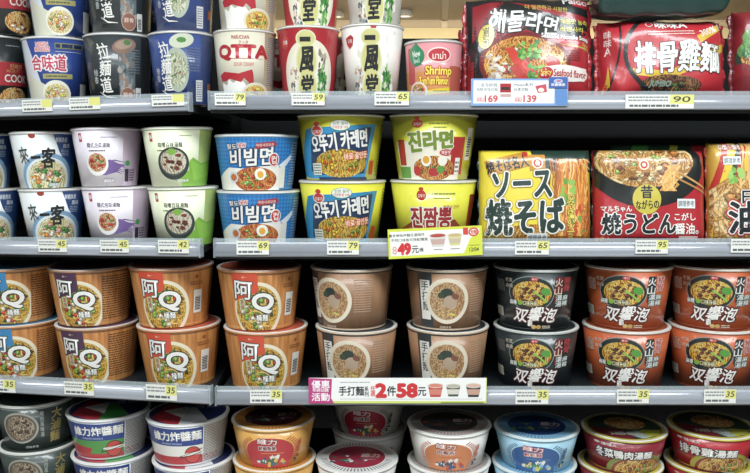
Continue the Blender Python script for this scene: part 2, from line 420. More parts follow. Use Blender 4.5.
def art_green(A):
    A.rect(.62, 0, 2.2, 1, '#b9cf6a'); A.poly([(.1, .0), (1, .0), (1, .46), (.7, .40), (.45, .50), (.3, .40), (.35, .28), (.0, .2)], '#7fb83c')
    A.poly([(.35, .46), (.72, .36), (.95, .42), (1, .2), (.5, .1)], '#8cc63f')
    A.rect(-.80, .78, -.72, .93, '#c8384a'); A.ell(-.76, .86, .06, .08, '#f0dfe0')
    A.text('味噌百味湯麵', -.24, .72, .70, .09, '#2c3324', .018); A.lines(-.62, .60, .05, .65, 1, '#6a7a52'); A.lines(.05, .86, .4, .89, 1, '#9fae7c')
    A.ell(-.18, .40, .96, .56, '#2f3634', n=40); A.ell(-.18, .42, .86, .46, '#4c5450', n=40)
    A.food(-.18, .43, .80, .42, base=('#8a7a62', '#d8cbb0', '#b5a68a'), strands=('#e0d6bf', '#cbbd9f', '#efe8d6'), tops=(('#7a3222', 9, .2), ('#5a2418', 6, .16)), n=46, seed=7)
    A.ell(-.2, .60, .26, .12, '#7ab13c', n=9)
    A.text('調理參考', .12, .10, .38, .06, '#f0f4e4', .02, out=('#6a8a40', .5)); A.rect(1.0, .1, 2.1, .9, FINE_G)

def art_bibim(A):
    A.rect(-1.8, 0, 1.8, 1, BLUEW)
    A.poly([(-.98, .02), (-.98, .22), (-.72, .42), (-.3, .40), (.3, .46), (.56, .46), (.60, .0), (-.9, .0)], '#f0ece4')
    A.food(-.06, .20, 1.12, .46, base=('#8a2e14', '#d8803c', '#b4501f'), strands=('#e0883c', '#c8602a', '#efac66'),
           tops=(('#6aa03c', 8, .2), ('#b6402a', 7, .18), ('#8cc060', 6, .16)), n=46, seed=21)
    A.ell(.08, .30, .30, .22, '#f4f0e0', .3); A.ell(.08, .29, .16, .13, '#eca93a', .3)
    A.ell(-.62, .24, .22, .20, '#c9d6dc'); A.ell(-.62, .24, .15, .13, '#c86a30')
    A.text('비빔면', -.16, .61, 1.04, .31, WH, .05, out=(NV, 2.4), rot=.06, shear=.1)
    A.poly([(-.05, .75), (.48, .82), (.44, .90), (-.02, .86)], '#a8303a'); A.text('매콤새콤달콤', .2, .83, .42, .05, '#f2d0c8', .02, rot=.05)
    A.text('팔도', -.60, .80, .22, .09, WH, .03, out=(NV, 1)); A.text('NEW', -.36, .82, .2, .08, '#c8303a', .03, out=(WH, 1))
    A.ell(.42, .56, .26, .26, WH); A.ell(.42, .56, .22, .22, '#cf2f33'); A.text('컵', .42, .56, .13, .14, WH, .04)
    A.poly([(.55, .46), (.86, .68), (.88, .62), (.66, .38)], '#dfe6ea')
    A.rect(.56, .04, .72, .42, '#e6e2d6'); A.fine(.84, .08, 1.4, .9, 16, '#24508c', '#8fb0d8')

def art_curry(A):
    A.poly([(-1, .06), (-.82, .78), (-.70, .80), (.72, .86), (.80, .86), (.66, .04), (-.78, .02)], '#2f8fc4')
    A.poly([(-.80, .14), (-.72, .66), (.70, .82), (.63, .10), (-.6, .08)], '#1b3558')
    A.food(.0, .26, 1.30, .44, base=('#7a5a14', '#dca834', '#a8842a'), strands=('#e8c04c', '#d8a838', '#f0d472'),
           tops=(('#dba52c', 12, .2), ('#d46a24', 7, .15), ('#6a8a2c', 9, .15), ('#c23c22', 5, .12)), n=50, seed=31)
    A.text('오뚜기 카레면', -.06, .60, 1.32, .27, WH, .05, out=('#12284c', 1.6), rot=.13)
    A.text('바로 끓인듯', .38, .38, .56, .10, '#f2e3c8', .03, out=('#d8552c', 1.4), rot=.1)
    A.ell(-.56, .76, .26, .17, '#f0e6d8'); A.ell(-.56, .76, .22, .14, '#d03a30'); A.text('오뚜기', -.56, .74, .17, .06, WH, .03); A.ell(-.56, .86, .12, .07, '#d03a30')
    A.ell(-.02, .84, .46, .16, WH); A.ring(-.02, .84, .46, .16, .0008, '#4c9a44'); A.text('진한 풍미', -.02, .865, .32, .05, '#3c8a4a', .02); A.text('카레분말 10%', -.02, .81, .36, .045, '#c94a3a', .02)
    A.rect(-.74, .08, -.52, .26, '#dfe2d4'); A.lines(-.73, .09, -.54, .25, 4, '#3a4a52')
    A.rect(-.6, .0, .7, .045, NV); A.rect(.74, .08, .84, .30, '#c23c22'); A.fine(.93, .06, 1.6, .9, 18, None, '#7f8a2c'); A.rect(-2, .05, -1.2, .9, '#1b5f3a')

def art_jin(A):
    A.poly([(-.84, 0), (-.90, .58), (-.2, .60), (.74, .62), (.68, 0)], '#efe8d4'); A.rect(.45, .08, .76, .66, '#b92a2c')
    A.rect(-.86, .22, -.70, .62, '#b92a2c'); A.rect(-.88, .02, -.6, .20, '#5b9a3a')
    A.food(.02, .18, 1.06, .38, base=('#7a2a14', '#d89a4c', '#b0562a'), strands=('#e0a860', '#c8803c'), tops=(('#b8322a', 6, .2), ('#4c8a34', 5, .18)), n=40, seed=41)
    A.ell(-.18, .30, .26, .18, '#f2eee0'); A.ell(-.18, .31, .17, .12, '#e8a02c'); A.ell(.24, .30, .24, .17, '#f0ead8'); A.ell(.02, .12, .3, .13, '#b42a30', n=9); A.ell(-.42, .14, .2, .16, '#c23430', n=9); A.ell(.2, .16, .22, .12, '#56963a', n=9)
    A.text('진라면', -.08, .60, 1.04, .28, '#6f8d2c', .055, out=[('#f2eee0', 2.4), ('#8a8d3c', .9)], rot=.07, grow=-.25)
    A.ell(.32, .42, .32, .10, '#c8272c'); A.text('매운맛', .32, .42, .22, .06, WH, .03)
    A.ell(-.36, .86, .24, .12, '#d03a30'); A.text('오뚜기', -.36, .85, .17, .05, WH, .03); A.ell(-.36, .94, .12, .05, '#d03a30')
    A.lines(-.1, .84, .34, .89, 1, '#8d9a3a'); A.lines(.0, .79, .3, .82, 1, '#8d9a3a')
    A.rect(.56, .08, .68, .34, '#f0ede4'); A.lines(.57, .10, .67, .3, 3, '#7a7468'); A.barcode(.86, .55, .12, .5); A.rect(1.0, .05, 1.9, .9, FINE_G)

def art_jjambbong(A):
    A.poly([(-.8, 0), (-.84, .26), (-.74, .30), (-.45, .42), (.55, .42), (.72, .30), (.74, 0)], '#8f3a1c')
    A.food(-.05, .16, 1.34, .46, base=('#7a2412', '#d08038', '#a84a1c'), strands=('#d88c44', '#c46a2c'), tops=(('#7a2a18', 10, .18), ('#c8502c', 8, .16), ('#dfc088', 6, .14)), n=40, seed=51)
    A.text('진짬뽕', -.06, .45, 1.0, .32, '#a3262e', .06, out=[('#f2eee0', 2.2)])
    A.ell(-.28, .80, .22, .16, '#d03a30'); A.text('오뚜기', -.28, .79, .16, .055, WH, .03); A.ell(-.28, .9, .11, .05, '#d03a30')
    A.lines(-.04, .80, .5, .85, 1, '#8d9a3a'); A.lines(.0, .74, .4, .77, 1, '#8d9a3a'); A.text('해물이 진한', .44, .62, .38, .05, '#a3262e', .01, shear=.2)
    A.rect(.86, .1, .97, .8, '#9a2f24'); A.rect(1.1, .05, 1.9, .9, FINE_G)

def art_shin(A):
    A.rect(-1.7, .34, 1.7, .66, '#a8232c'); A.text('COOK', .62, .44, .62, .10, '#e6ddd2', .03); A.text('진짜면', .60, .60, .36, .07, '#c7a35a', .02); A.text('쇠고기', .5, .54, .4, .04, '#c7a35a', .02)
    A.food(.55, .17, .8, .30, tops=(('#7a3420', 6, .2), ('#e6ddcc', 4, .2)), n=40, seed=61, **WARM)
    A.lines(.3, .86, .7, .9, 1, '#7a8080'); A.rect(.95, .05, 1.6, .32, FINE_K)
def art_hewei(A):
    A.poly([(-.98, 0), (-1, 1), (-.80, 1), (-.64, .66), (-.45, .3), (-.4, 0)], '#d7dbe4'); A.poly([(-.9, .52), (-.2, .30), (-.15, 0), (-.9, 0)], '#d9d8c4')
    A.rect(-1.5, 0, -.95, 1, '#3c8a9a')
    A.rect(-.40, .42, .56, .49, '#a8a060'); A.lines(-.3, .43, .4, .48, 1, '#5a5a3a')
    A.text('NISSIN', -.34, .90, .36, .055, '#d8404c', .03, out=('#efe6e6', .8)); A.text('NOODLES', -.34, .83, .44, .06, '#d8404c', .03, out=('#efe6e6', .8))
    A.rect(.05, .84, .85, .92, '#8a8a52'); A.lines(.07, .85, .84, .91, 1, '#1d2b5c', th=.9); A.lines(.06, .79, .8, .81, 1, '#c8ccd8')
    A.text('合味道', -.20, .64, 1.06, .21, '#c8405a', .04, out=[('#f2e8ea', 2.6)], grow=.15)
    A.ell(.02, .20, .96, .40, '#e8e6d4', n=40)
    A.food(.02, .19, .84, .32, base=('#c2a860', '#ead9a4', '#d8c080'), strands=('#f0e2b4', '#e2cc8e'), tops=(('#e08a5c', 9, .19), ('#6fa044', 8, .16), ('#e8c84c', 8, .17), ('#f2ded0', 6, .17)), n=26, seed=71)
    A.rect(.80, .06, .98, .36, '#d8d8d8'); A.rect(.86, .4, 1.7, .9, FINE_B)
def art_lamian(col, side, food):
    def fn(A):
        A.rect(.70, 0, 1.8, 1, side)
        if food == 'dark':
            A.rect(.02, .14, .52, .76, '#5d6a6e'); A.bits(.27, .44, .42, .5, ('#7a858a', '#3f4a4c', '#8f7466', '#a39a90'), 40, .003, seed=8, long=1.8)
            A.ell(.22, .83, .70, .20, '#8a6a5a', .25); A.ell(.2, .85, .5, .12, '#a88a7a', .25); A.ell(.30, .88, .22, .08, '#4f7a44', n=8)
            A.ell(.28, .14, .46, .24, '#8a5a4a'); A.ring(.28, .14, .46, .24, .0009, '#c8b0a0'); A.text('豚骨', .28, .16, .3, .06, '#e0c8b8', .02)
        else:
            A.ell(-.04, .48, .78, .62, '#a9b4a4', n=40); A.food(-.04, .48, .62, .50, base=('#7a8a6a', '#cdd0b4', '#a8ac8c'), strands=('#d6d4b4', '#bfc09c'), tops=(('#c9a890', 6, .2), ('#5a7a4a', 7, .16)), n=30, seed=81)
            A.ell(.14, .88, .74, .20, '#cdd3bc', .2); A.ell(.14, .89, .3, .08, '#4f8a3c', n=8)
            A.rect(.56, .04, .76, .34, '#d3d5d8'); A.lines(.58, .06, .74, .32, 8, '#5a6270'); A.rect(.9, .18, .98, .3, '#b8683c')
        A.rect(-.62, .06, -.20, .10, side)
        A.text('拉麵道', -.40, .50, .34, .68, WH, .022, vert=True, rag=.05, shear=-.14); A.strip([(A.X(-.62), A.Y(.2)), (A.X(-.40), A.Y(.13)), (A.X(-.08), A.Y(.12))], .0026, WH, taper=True)
        A.text('柚香', -.70, .42, .12, .2, '#c9cdd2', .01, vert=True)
        A.lines(.3, .45, .66, .80, 9, '#5e6c8c' if food != 'dark' else '#6a7478'); A.barcode(.62, .14, .16, .24) if food == 'dark' else None
        A.rect(1.0, .05, 1.8, .92, FINE_K if food == 'dark' else FINE_B)
    return fn
def art_qtta(A):
    A.rect(.66, 0, 2.0, 1, '#b2a184'); A.fine(.76, .24, 1.4, .93, 26, '#b8b0a0', '#6d6f72')
    A.text('MARUCHAN', -.12, .90, .56, .05, '#b23a34', .03); A.text('クッタ', -.02, .83, .3, .05, '#b23a34', .02)
    A.text('QTTA', -.06, .69, 1.55, .20, '#b9222e', .075); A.lines(-.66, .60, .6, .615, 1, '#b9222e', th=.5)
    A.text('SOUR CREAM', -.02, .53, .66, .05, '#d8867c', .03)
    A.poly([(-.74, .0), (-.78, .28), (-.62, .24), (-.56, .33), (-.40, .27), (-.2, .33), (.0, .27), (.10, .2), (.05, .0)], '#f2efe8')
    A.poly([(-.84, .38), (-.70, .43), (-.2, .40), (.26, .46), (.30, .40), (.34, .20), (.20, .14), (.14, .28), (-.02, .34), (-.12, .28), (-.3, .30), (-.5, .33), (-.66, .30), (-.80, .30)], '#b9222e')
    A.ell(.40, .10, .92, .36, '#dcd6bc'); A.food(.40, .09, .80, .30, base=('#b8862c', '#e8c05a', '#cfa040'), strands=('#ecd080', '#dcb44c'), tops=(('#d05a30', 10, .2), ('#5f9a3c', 9, .17), ('#efd860', 8, .2)), n=20, seed=91)
def art_ippudo(red):
    def fn(A):
        if red:
            A.rect(-2, .0, 2, 1, '#b3202b'); A.ell(.02, .34, 1.62, 1.0, '#ece2cc', n=44); A.ell(.02, .30, 1.46, .90, '#f0ead8', n=44)
            A.bits(.48, .50, .2, .34, ('#8d8474', '#b4a994', '#5e5648'), 16, .0028, seed=4)
        else:
            A.bits(.1, .5, 1.3, .9, ('#f3f0e6', '#e7e2d2'), 20, .004, seed=2)
        A.bits(.50, .24, .26, .44, ('#3f8a3c', '#62a64c', '#2c6a34', '#8fc46a'), 46, .0024, seed=6, long=2.2)
        A.bits(-.50, .24, .3, .46, ('#c98a7a', '#d8b8a0', '#e8dcc8', '#a8907c', '#5f6264'), 40, .0022, seed=7, long=1.4)
        A.bits(-.1, .04, 1.0, .1, ('#4f5f74', '#7f8a98', '#d8d2c0'), 30, .0018, seed=8, long=1.3)
        G, G2 = '#cfca80', '#e2dfb6'
        for c, k in ((G2, 1.16), (G, 1.0)):
            A.ell(-.08, .84, .56*k, .20*k, c); A.ell(-.06, .55, .64*k, .46*k, c); A.ell(-.04, .20, .62*k, .46*k, c)
        A.text('一', -.10, .83, .34, .06, BK, .05, rot=.0); A.text('風', -.04, .56, .46, .32, BK, .05, rag=.04); A.text('堂', -.06, .20, .42, .30, BK, .05, rag=.04)
        A.poly([(-.12, 1), (.14, 1), (.08, .95), (-.06, .95)], '#c23a3c')
        A.poly([(-.86, .84), (-.70, .88), (-.62, .84), (-.66, .74), (-.76, .70), (-.84, .76)], '#c23a3c'); A.text('日清', -.74, .80, .12, .05, WH, .02)
        A.rect(1.0, .05, 2.0, .92, FINE_L)
    return fn
def art_shrimp(A):
    A.rect(-2, .0, 2, .50, '#dd8f54'); A.rect(-2, .50, 2, .56, '#e09a7c'); A.rect(-2, 0, 2, .22, '#d8743c'); A.rect(.60, .0, 2, .6, '#c45a48')
    A.rect(-.88, .30, -.66, .90, '#c8444a')
    A.ell(-.60, .76, .50, .30, '#2f8a5c'); A.poly([(-.84, .86), (-.6, .98), (-.36, .84), (-.42, .62), (-.66, .58)], '#2f8a5c'); A.text('New', -.60, .80, .26, .10, '#e3efe0', .03, rot=.15); A.text('ใหม่', -.6, .69, .2, .08, '#e3efe0', .02, rot=.15)
    A.rect(-.10, .68, .52, .86, '#f0d8d0'); A.ell(.21, .77, .82, .26, '#f0d8d0'); A.ell(.21, .77, .74, .21, '#c8303c'); A.text('มาม่า', .21, .765, .46, .12, '#f4e6d8', .02)
    A.text('Shrimp', .20, .50, .92, .18, '#f4e04c', .035, out=('#b8282c', 1.5), shear=.05); A.text('TomYum Flavour', .02, .355, 1.05, .13, '#f4e04c', .03, out=('#b8282c', 1.2))
    A.poly([(-.2, .20), (.6, .25), (.6, .16), (-.2, .12)], '#e8d02c'); A.lines(.0, .165, .5, .20, 1, '#8a2c20')
    A.ell(-.55, .17, .60, .34, '#e8ded0'); A.food(-.55, .18, .48, .26, base=('#a8441c', '#e09a4c', '#c86a2c'), tops=(('#e8a890', 6, .25), ('#5f9a3c', 3, .16)), n=16, seed=95)

def art_dalu(A):
    A.rect(-2, .93, 2, .97, '#7d8a84'); A.ell(-.40, .52, .86, .72, '#a8a498', n=40); A.ell(-.40, .52, .78, .64, '#5c564e', n=40)
    A.food(-.40, .52, .70, .56, base=('#4a3c30', '#9a8468', '#6f5c48'), strands=('#a8947a', '#8a7660', '#bdaa8e'), tops=(('#4a3626', 8, .18), ('#b8a48a', 6, .14)), n=40, seed=101)
    A.text('大滷麵', .52, .50, .24, .78, '#b8a25c', .035, vert=True, rag=.02); A.text('豬肉風味湯', .18, .58, .09, .60, '#a9b0a8', .02, vert=True)
    A.text('調理參考', -.12, .07, .36, .06, '#9aa39c', .02); A.rect(.85, .08, 2, .9, FINE_K)
def art_zhajiang(low):
    def fn(A):
        A.rect(-2, .50, .38, .93, '#27408f')
        A.rect(-2, .04, .38, .50, '#4f9a44' if low == 'green' else '#efeae2'); A.rect(-2, .04, .38, .16 if low == 'green' else .24, '#c03038')
        if low == 'green': A.poly([(-1, .04), (-.6, .04), (-.45, .3), (-1, .42)], '#c03038')
        A.fine(.40, .05, 1.5, .94, 22, '#d8d6d0', '#6d7074'); A.rect(-2, .0, 2, .04, '#dfe2e6')
        A.text('維力炸醬麵', -.30, .74, 1.12, .22, WH, .06, rot=.02)
        A.text('ZHAJIANG NOODLE', -.42, .55, .5, .05, '#c4cdea', .02)
        A.ell(.12, .27, .44, .42, '#7a1a22'); A.ell(.12, .27, .40, .38, '#d2403a'); A.ring(.12, .27, .42, .40, .0012, BK); A.poly([(-.16, .31), (.40, .34), (.40, .27), (-.16, .25)], '#f0ece4'); A.strip([(A.X(-.22), A.Y(.24)), (A.X(.36), A.Y(.40))], .0014, BK); A.up(); A.strip([(A.X(-.24), A.Y(.20)), (A.X(.36), A.Y(.31))], .0014, BK)
        for f in (.48, .60, .72): A.ring(f, .16, .09, .12, .001, '#c03038')
    return fn
def lid_zhajiang(c1, c2):
    def fn(A):
        A.ellr(0, 0, A.hw*.97, A.hw*.97, '#1e2a5c', n=48)
        A.poly([(-.9, -.3), (-.5, -.82), (-.2, -.95), (-.1, .3), (-.5, .8)], c1); A.poly([(-.2, -.95), (.1, -.96), (.5, -.82), (.2, .3), (-.1, .3)], c2)
        A.poly([(-.62, .2), (-.1, -.5), (.0, .4)], WH); A.text('炸醬麵', .3, .3, .9, .3, '#9aa6c8', .03)
    return fn
def spokes(A, f, v, w, h, m, n=44, a0=0, a1=360, k=1.22, t=.0018):
    cx, cy, rx, ry = A.X(f), A.Y(v), A.W(f, w)/2, h*A.H/2; A.up()
    for i in range(n+1):
        a = R(a0 + (a1-a0)*i/n); A.strip([(cx + rx*math.cos(a), cy + ry*math.sin(a)), (cx + rx*k*math.cos(a), cy + ry*k*math.sin(a))], t, m)
def art_chang(bg, st, disc, ink, figs, band, word):
    def fn(A):
        A.rect(-2.4, .92, 2.4, .96, band)
        spokes(A, -.08, .42, 1.26, .84, st, n=15, a0=-48, a1=50, k=1.24); spokes(A, -.08, .42, 1.26, .84, st, n=15, a0=130, a1=228, k=1.2)
        A.ell(-.08, .40, 1.22, .82, disc, n=48); A.rect(-.60, .0, .44, .30, disc)
        A.text('維力', -.14, .71, .48, .15, '#f3d9d6', .05, out=[(ink, 1.4)], rot=-.06); A.text(word, -.14, .53, .44, .11, ink, .05, out=(WH, .8) if ink != WH else None)
        A.lines(-.3, .38, .3, .41, 1, figs[2])
        # generic printed ingredients along the foot of the disc
        A.bits(-.30, .18, .26, .16, (figs[0], WH, figs[1]), 9, .0042, seed=3, long=.8); A.bits(.02, .20, .24, .22, (WH, figs[1], figs[0], figs[2]), 10, .0042, seed=5, long=1.1); A.bits(.28, .18, .2, .14, (figs[0], figs[2]), 6, .004, seed=9, long=.7)
        A.text('滷味', .66, .52, .10, .36, st, .03, vert=True); A.bits(.64, .2, .1, .14, (figs[0], BK), 5, .002, seed=4)
        A.rect(1.0, .06, 2.2, .86, FINE_L)
    return fn
def lid_chang(ringc, st, disc, bits):
    def fn(A):
        A.ellr(0, 0, A.hw*.98, A.hw*.98, ringc, n=56); r = A.hw; A.up()
        for i in range(64):
            a = 2*math.pi*i/64
            if abs(math.sin(a)) < .12: continue
            A.strip([(r*.76*math.cos(a), r*.76*math.sin(a)), (r*.93*math.cos(a), r*.93*math.sin(a))], .0019, st)
        A.ellr(0, 0, r*.72, r*.72, disc, n=56)
        A.bits(-.38, -.15, .5, .5, bits, 16, .005, seed=2, long=.7); A.bits(.0, -.30, .5, .3, bits, 12, .004, seed=7, long=.8)
        A.text('維力', .34, .10, .46, .26, '#d8b8b0', .06, out=(disc, .8)); A.lines(.15, -.2, .5, -.12, 1, '#b8a098')
    return fn
def art_weiwei(title, dark):
    def fn(A):
        A.rect(-2.4, .0, 2.4, .03, '#c7b23c'); A.ell(.42, .04, 1.25, 1.1, '#a9a23a' if not dark else '#7d8a3c', n=44); A.ell(.42, .0, 1.12, 1.0, '#8f2428', n=44)
        A.food(.44, .02, 1.04, .92, base=('#7a4a1c', '#d8a24c', '#a8702c'), strands=('#dfb05c', '#c48c3c', '#ecc878'), tops=(('#7a3a1c', 9, .15), ('#5a8a34', 8, .13), ('#c05a2c', 6, .12)), n=60, seed=111)
        A.ell(-.62, .84, .14, .07, '#e8ded4'); A.text('味味A', -.34, .83, .36, .10, WH, .05)
        A.text(title, .02, .56, 1.34, .25, WH, .055, out=[(BK, 2.0)], grow=-.35)
        A.rect(-2.3, .1, -1.0, .85, '#5e1420'); A.rect(1.1, .1, 2.2, .85, FINE_D)
    return fn
def lid_weiwei(A):
    r = A.hw; A.ellr(0, 0, r*.98, r*.98, '#c7b23c', n=56); A.ellr(0, 0, r*.90, r*.90, '#2c3a2c', n=56)
    A.poly([(-.85, -.28), (-.6, -.66), (-.2, -.88), (.3, -.86), (.0, -.3)], '#6e1a24')
    A.poly([(.52, -.72), (.82, -.36), (.88, .0), (.45, -.1), (.1, -.5)], '#b8b43c'); A.poly([(.45, -.76), (.62, -.62), (.3, -.2), (.0, -.5)], '#9aa8a0')
    A.text('湯麵', .05, -.5, .8, .22, '#d8d4c8', .04, rot=.3); A.food(0, .25, 1.0, .9, n=30, seed=5, **WARM)
def lid_plain(c, c2=None):
    def fn(A):
        A.ellr(0, 0, A.hw*.97, A.hw*.97, c, n=48)
        if c2: A.ellr(0, 0, A.hw*.7, A.hw*.7, c2, n=48)
    return fn

KINDS = {
 # kind: (object name, r_top, r_base, body colour, print, lid print, rim)
 'shin':   ('instant_noodle_cup', .0560, .0450, '#1b1f20', art_shin, None, '#d9d8d4'),
 'hewei':  ('instant_noodle_cup', .0560, .0430, '#26408c', art_hewei, None, '#dfe0e0'),
 'lam_k':  ('instant_noodle_cup', .0570, .0470, '#2f3639', art_lamian('k', '#25292b', 'dark'), None, '#e2e2e0'),
 'lam_b':  ('instant_noodle_cup', .0550, .0440, '#2f4788', art_lamian('b', '#27396f', 'pale'), None, '#dcdcda'),
 'qtta':   ('instant_noodle_cup', .0523, .0435, '#d6cfb8', art_qtta, None, '#e3dfd6'),
 'ipp_r':  ('instant_noodle_cup', .0527, .0410, '#b3202b', art_ippudo(True), None, '#e9e4dc'),
 'ipp_w':  ('instant_noodle_cup', .0532, .0410, '#efece4', art_ippudo(False), None, '#efece6'),
 'shrimp': ('instant_noodle_cup', .0485, .0425, '#dc8c92', art_shrimp, None, '#d8d6d2'),
 'laiyike':('instant_noodle_bowl', .0575, .0430, '#e6e9e8', art_laiyike, None, '#e6e4e2'),
 'pink':   ('instant_noodle_bowl', .0600, .0460, '#e9e0ea', art_pink, None, '#e9e2ea'),
 'green':  ('instant_noodle_bowl', .0600, .0455, '#eaefcb', art_green, None, '#e9ecd9'),
 'bibim':  ('instant_noodle_bowl', .0715, .0590, '#1f6bb8', art_bibim, None, '#dfe3e6'),
 'curry':  ('instant_noodle_bowl', .0755, .0595, '#dfd92f', art_curry, None, '#e6e6d8'),
 'jin':    ('instant_noodle_bowl', .0765, .0590, '#dedb3a', art_jin, None, '#e8e8dc'),
 'jjam':   ('instant_noodle_bowl', .0750, .0590, '#dedb3a', art_jjambbong, None, '#e8e8dc'),
 'ahq_b':  ('instant_noodle_bowl', .0740, .0600, '#b97840', art_ahq_side('#2c7fb8'), lid_plain('#3c7fae', '#2a5f8c'), '#c98a5a'),
 'ahq_p':  ('instant_noodle_bowl', .0740, .0600, '#b97840', art_ahq_side('#4a2a48'), lid_plain('#5a3a55', '#402840'), '#b88a6a'),
 'ahq_o':  ('instant_noodle_bowl', .0735, .0590, '#b97840', art_ahq('#d8452a'), lid_plain('#c8563c', '#a8402c'), '#cf8f62'),
 'shouda': ('instant_noodle_bowl', .0720, .0590, BROWN, art_shouda, lid_plain('#2f3636', '#20262a'), '#c4ab90'),
 'boom_k': ('instant_noodle_bowl', .0740, .0600, '#1f282b', art_boom('#1f282b', '#0f1518', '#b8333a'), lid_plain('#28302f'), '#a9aeac'),
 'boom_o': ('instant_noodle_bowl', .0750, .0610, '#c2562c', art_boom('#c2562c', '#8f3a1e', '#c22a20'), lid_plain('#a8502c'), '#d8cfc4'),
 'dalu':   ('instant_noodle_bowl', .0735, .0590, '#3b4744', art_dalu, lid_plain('#33403c', '#26302c'), '#c9ccc8'),
 'zha_g':  ('instant_noodle_bowl', .0755, .0600, '#dfe2e8', art_zhajiang('green'), lid_zhajiang('#b8303a', '#3f9a44'), '#e9ebee'),
 'zha_w':  ('instant_noodle_bowl', .0738, .0600, '#dfe2e8', art_zhajiang('white'), lid_zhajiang('#b8303a', '#d8d8dc'), '#e9ebee'),
 'ch_o':   ('instant_noodle_bowl', .0740, .0600, '#dba04c', art_chang('#dba04c', '#c8452c', '#c92f38', '#7a1a1c', ('#3a5a7a', '#3f6a3c', '#e6b84c'), '#d8953c', '鮮蝦粄條'), lid_chang('#cf8f3c', '#a84a24', '#4a1420', ('#2c4a6a', '#3f7a4c', '#c8c0b0')), '#deaa5c'),
 'ch_r':   ('instant_noodle_bowl', .0740, .0600, '#e2e0da', art_chang('#e2e0da', '#55333a', '#b3233c', '#7a1a1c', ('#2c4a6a', '#3f6a3c', '#e6b84c'), '#d8d6d0', '肉燥麵'), lid_chang('#e4e2dd', '#3a2a30', '#9c1f38', ('#2c4a5a', '#3f6a4c', '#e0d8cc')), '#eceae6'),
 'ch_w':   ('instant_noodle_bowl', .0745, .0600, '#e6e2db', art_chang('#e6e2db', '#d0694a', '#dc8250', '#8a2a24', ('#2c5a8a', '#2f4a5c', '#c8452c'), '#dcd8d0', '肉骨茶'), lid_chang('#a9a6a2', '#9a5a4a', '#46413c', ('#2c5a8a', '#c8452c', '#3a6a4c')), '#e9e7e2'),
 'ch_b':   ('instant_noodle_bowl', .0750, .0600, '#9cc8dc', art_chang('#9cc8dc', '#3c6a9a', '#2c5c9e', '#b8343a', ('#e0c84c', '#3f8a4c', '#88b8d8'), '#8cbcd4', '鮮蚵麵'), lid_chang('#7fb4d2', '#3c6a9a', '#1f3f7c', ('#5a9a4c', '#3f6a9c', '#b8b04c')), '#c2dfea'),
 'ww_d':   ('instant_noodle_bowl', .0745, .0600, '#8c1f2e', art_weiwei('冬菜鴨肉湯麵', True), lid_weiwei, '#b8a83c'),
 'ww_r':   ('instant_noodle_bowl', .0760, .0600, '#b3202a', art_weiwei('排骨雞湯麵', False), lid_weiwei, '#c7b83c'),
}

# ------------------------------------------------------------------ camera and the frames of the two shelf units
F, PIT, D, ZC = 770.0, R(6.0), 1.25, 1.5
cam = bpy.data.cameras.new('camera'); cam.sensor_width = 36; cam.lens = 36*F/750; cam.clip_start = .05
co = bpy.data.objects.new('camera', cam); co.location = (0, 0, ZC); co.rotation_euler = (math.pi/2 - PIT, 0, 0); C.objects.link(co); SC.camera = co
_rt, _up, _fw = Vector((1, 0, 0)), Vector((0, math.sin(PIT), math.cos(PIT))), Vector((0, math.cos(PIT), -math.sin(PIT)))
CAM = Vector((0, 0, ZC))
def ray(px, py): return _rt*((px-375)/F) + _up*(-(py-236.5)/F) + _fw
def on_y(px, py, Y): d = ray(px, py); return CAM + d*(Y/d.y)
def proj(p): q = p - CAM; k = q.dot(_fw); return (375 + F*q.dot(_rt)/k, 236.5 - F*q.dot(_up)/k)

class Frame: pass
FR = Frame(); FR.m = Matrix.Translation((0, D, 0))
FR.rz = [on_y(400, y, D).z for y in (109.3, 255.8, 402.9)] + [ZC - .619]
FR.x0 = [on_y(x, y, D).x for x, y in ((210.5, 109), (216, 256), (217.3, 402))] + [on_y(222, 520, D).x]
FR.x1 = [1.15]*4; FR.board = [z + .012 for z in FR.rz]
FL = Frame(); _o = on_y(201.6, 255.8, D); _l = on_y(0, 253.3, D/.94)
_x = (_o - _l).normalized(); _z = (on_y(190.6, 110.5, D) - on_y(212, 402, D)).normalized()
_z = (_z*.5 + (Vector((0, 0, 1)) - _x*_x.z)*.5).normalized(); _z = (_z - _x*_z.dot(_x)).normalized(); _y = _z.cross(_x)
FL.m = Matrix((( _x.x, _y.x, _z.x, _o.x), (_x.y, _y.y, _z.y, _o.y), (_x.z, _y.z, _z.z, _o.z), (0, 0, 0, 1)))
_i = FL.m.inverted(); _e = [_i @ on_y(x, y, D) for x, y in ((190.6, 110.5), (201.6, 255.8), (212, 402))]
FL.rz = [p.z for p in _e]; FL.rz.append(FL.rz[2] - .218); FL.x1 = [p.x for p in _e] + [_e[2].x + .004]; FL.x0 = [-.85]*4; FL.board = [z + .012 for z in FL.rz]
for f in (FR, FL): f.yaw = math.atan2(f.m[1][0], f.m[0][0])
def hit(fr, px, py, dy):
    i = fr.m.inverted(); a = i @ CAM; d = (i.to_3x3() @ ray(px, py)); return a + d*((dy - a.y)/d.y)
def solve_s(fr, px, dy, z):
    s = hit(fr, px, 236, dy).x
    for _ in range(8):
        e = px - proj(fr.m @ Vector((s, dy, z)))[0]; s += e*1.3/F
    return s

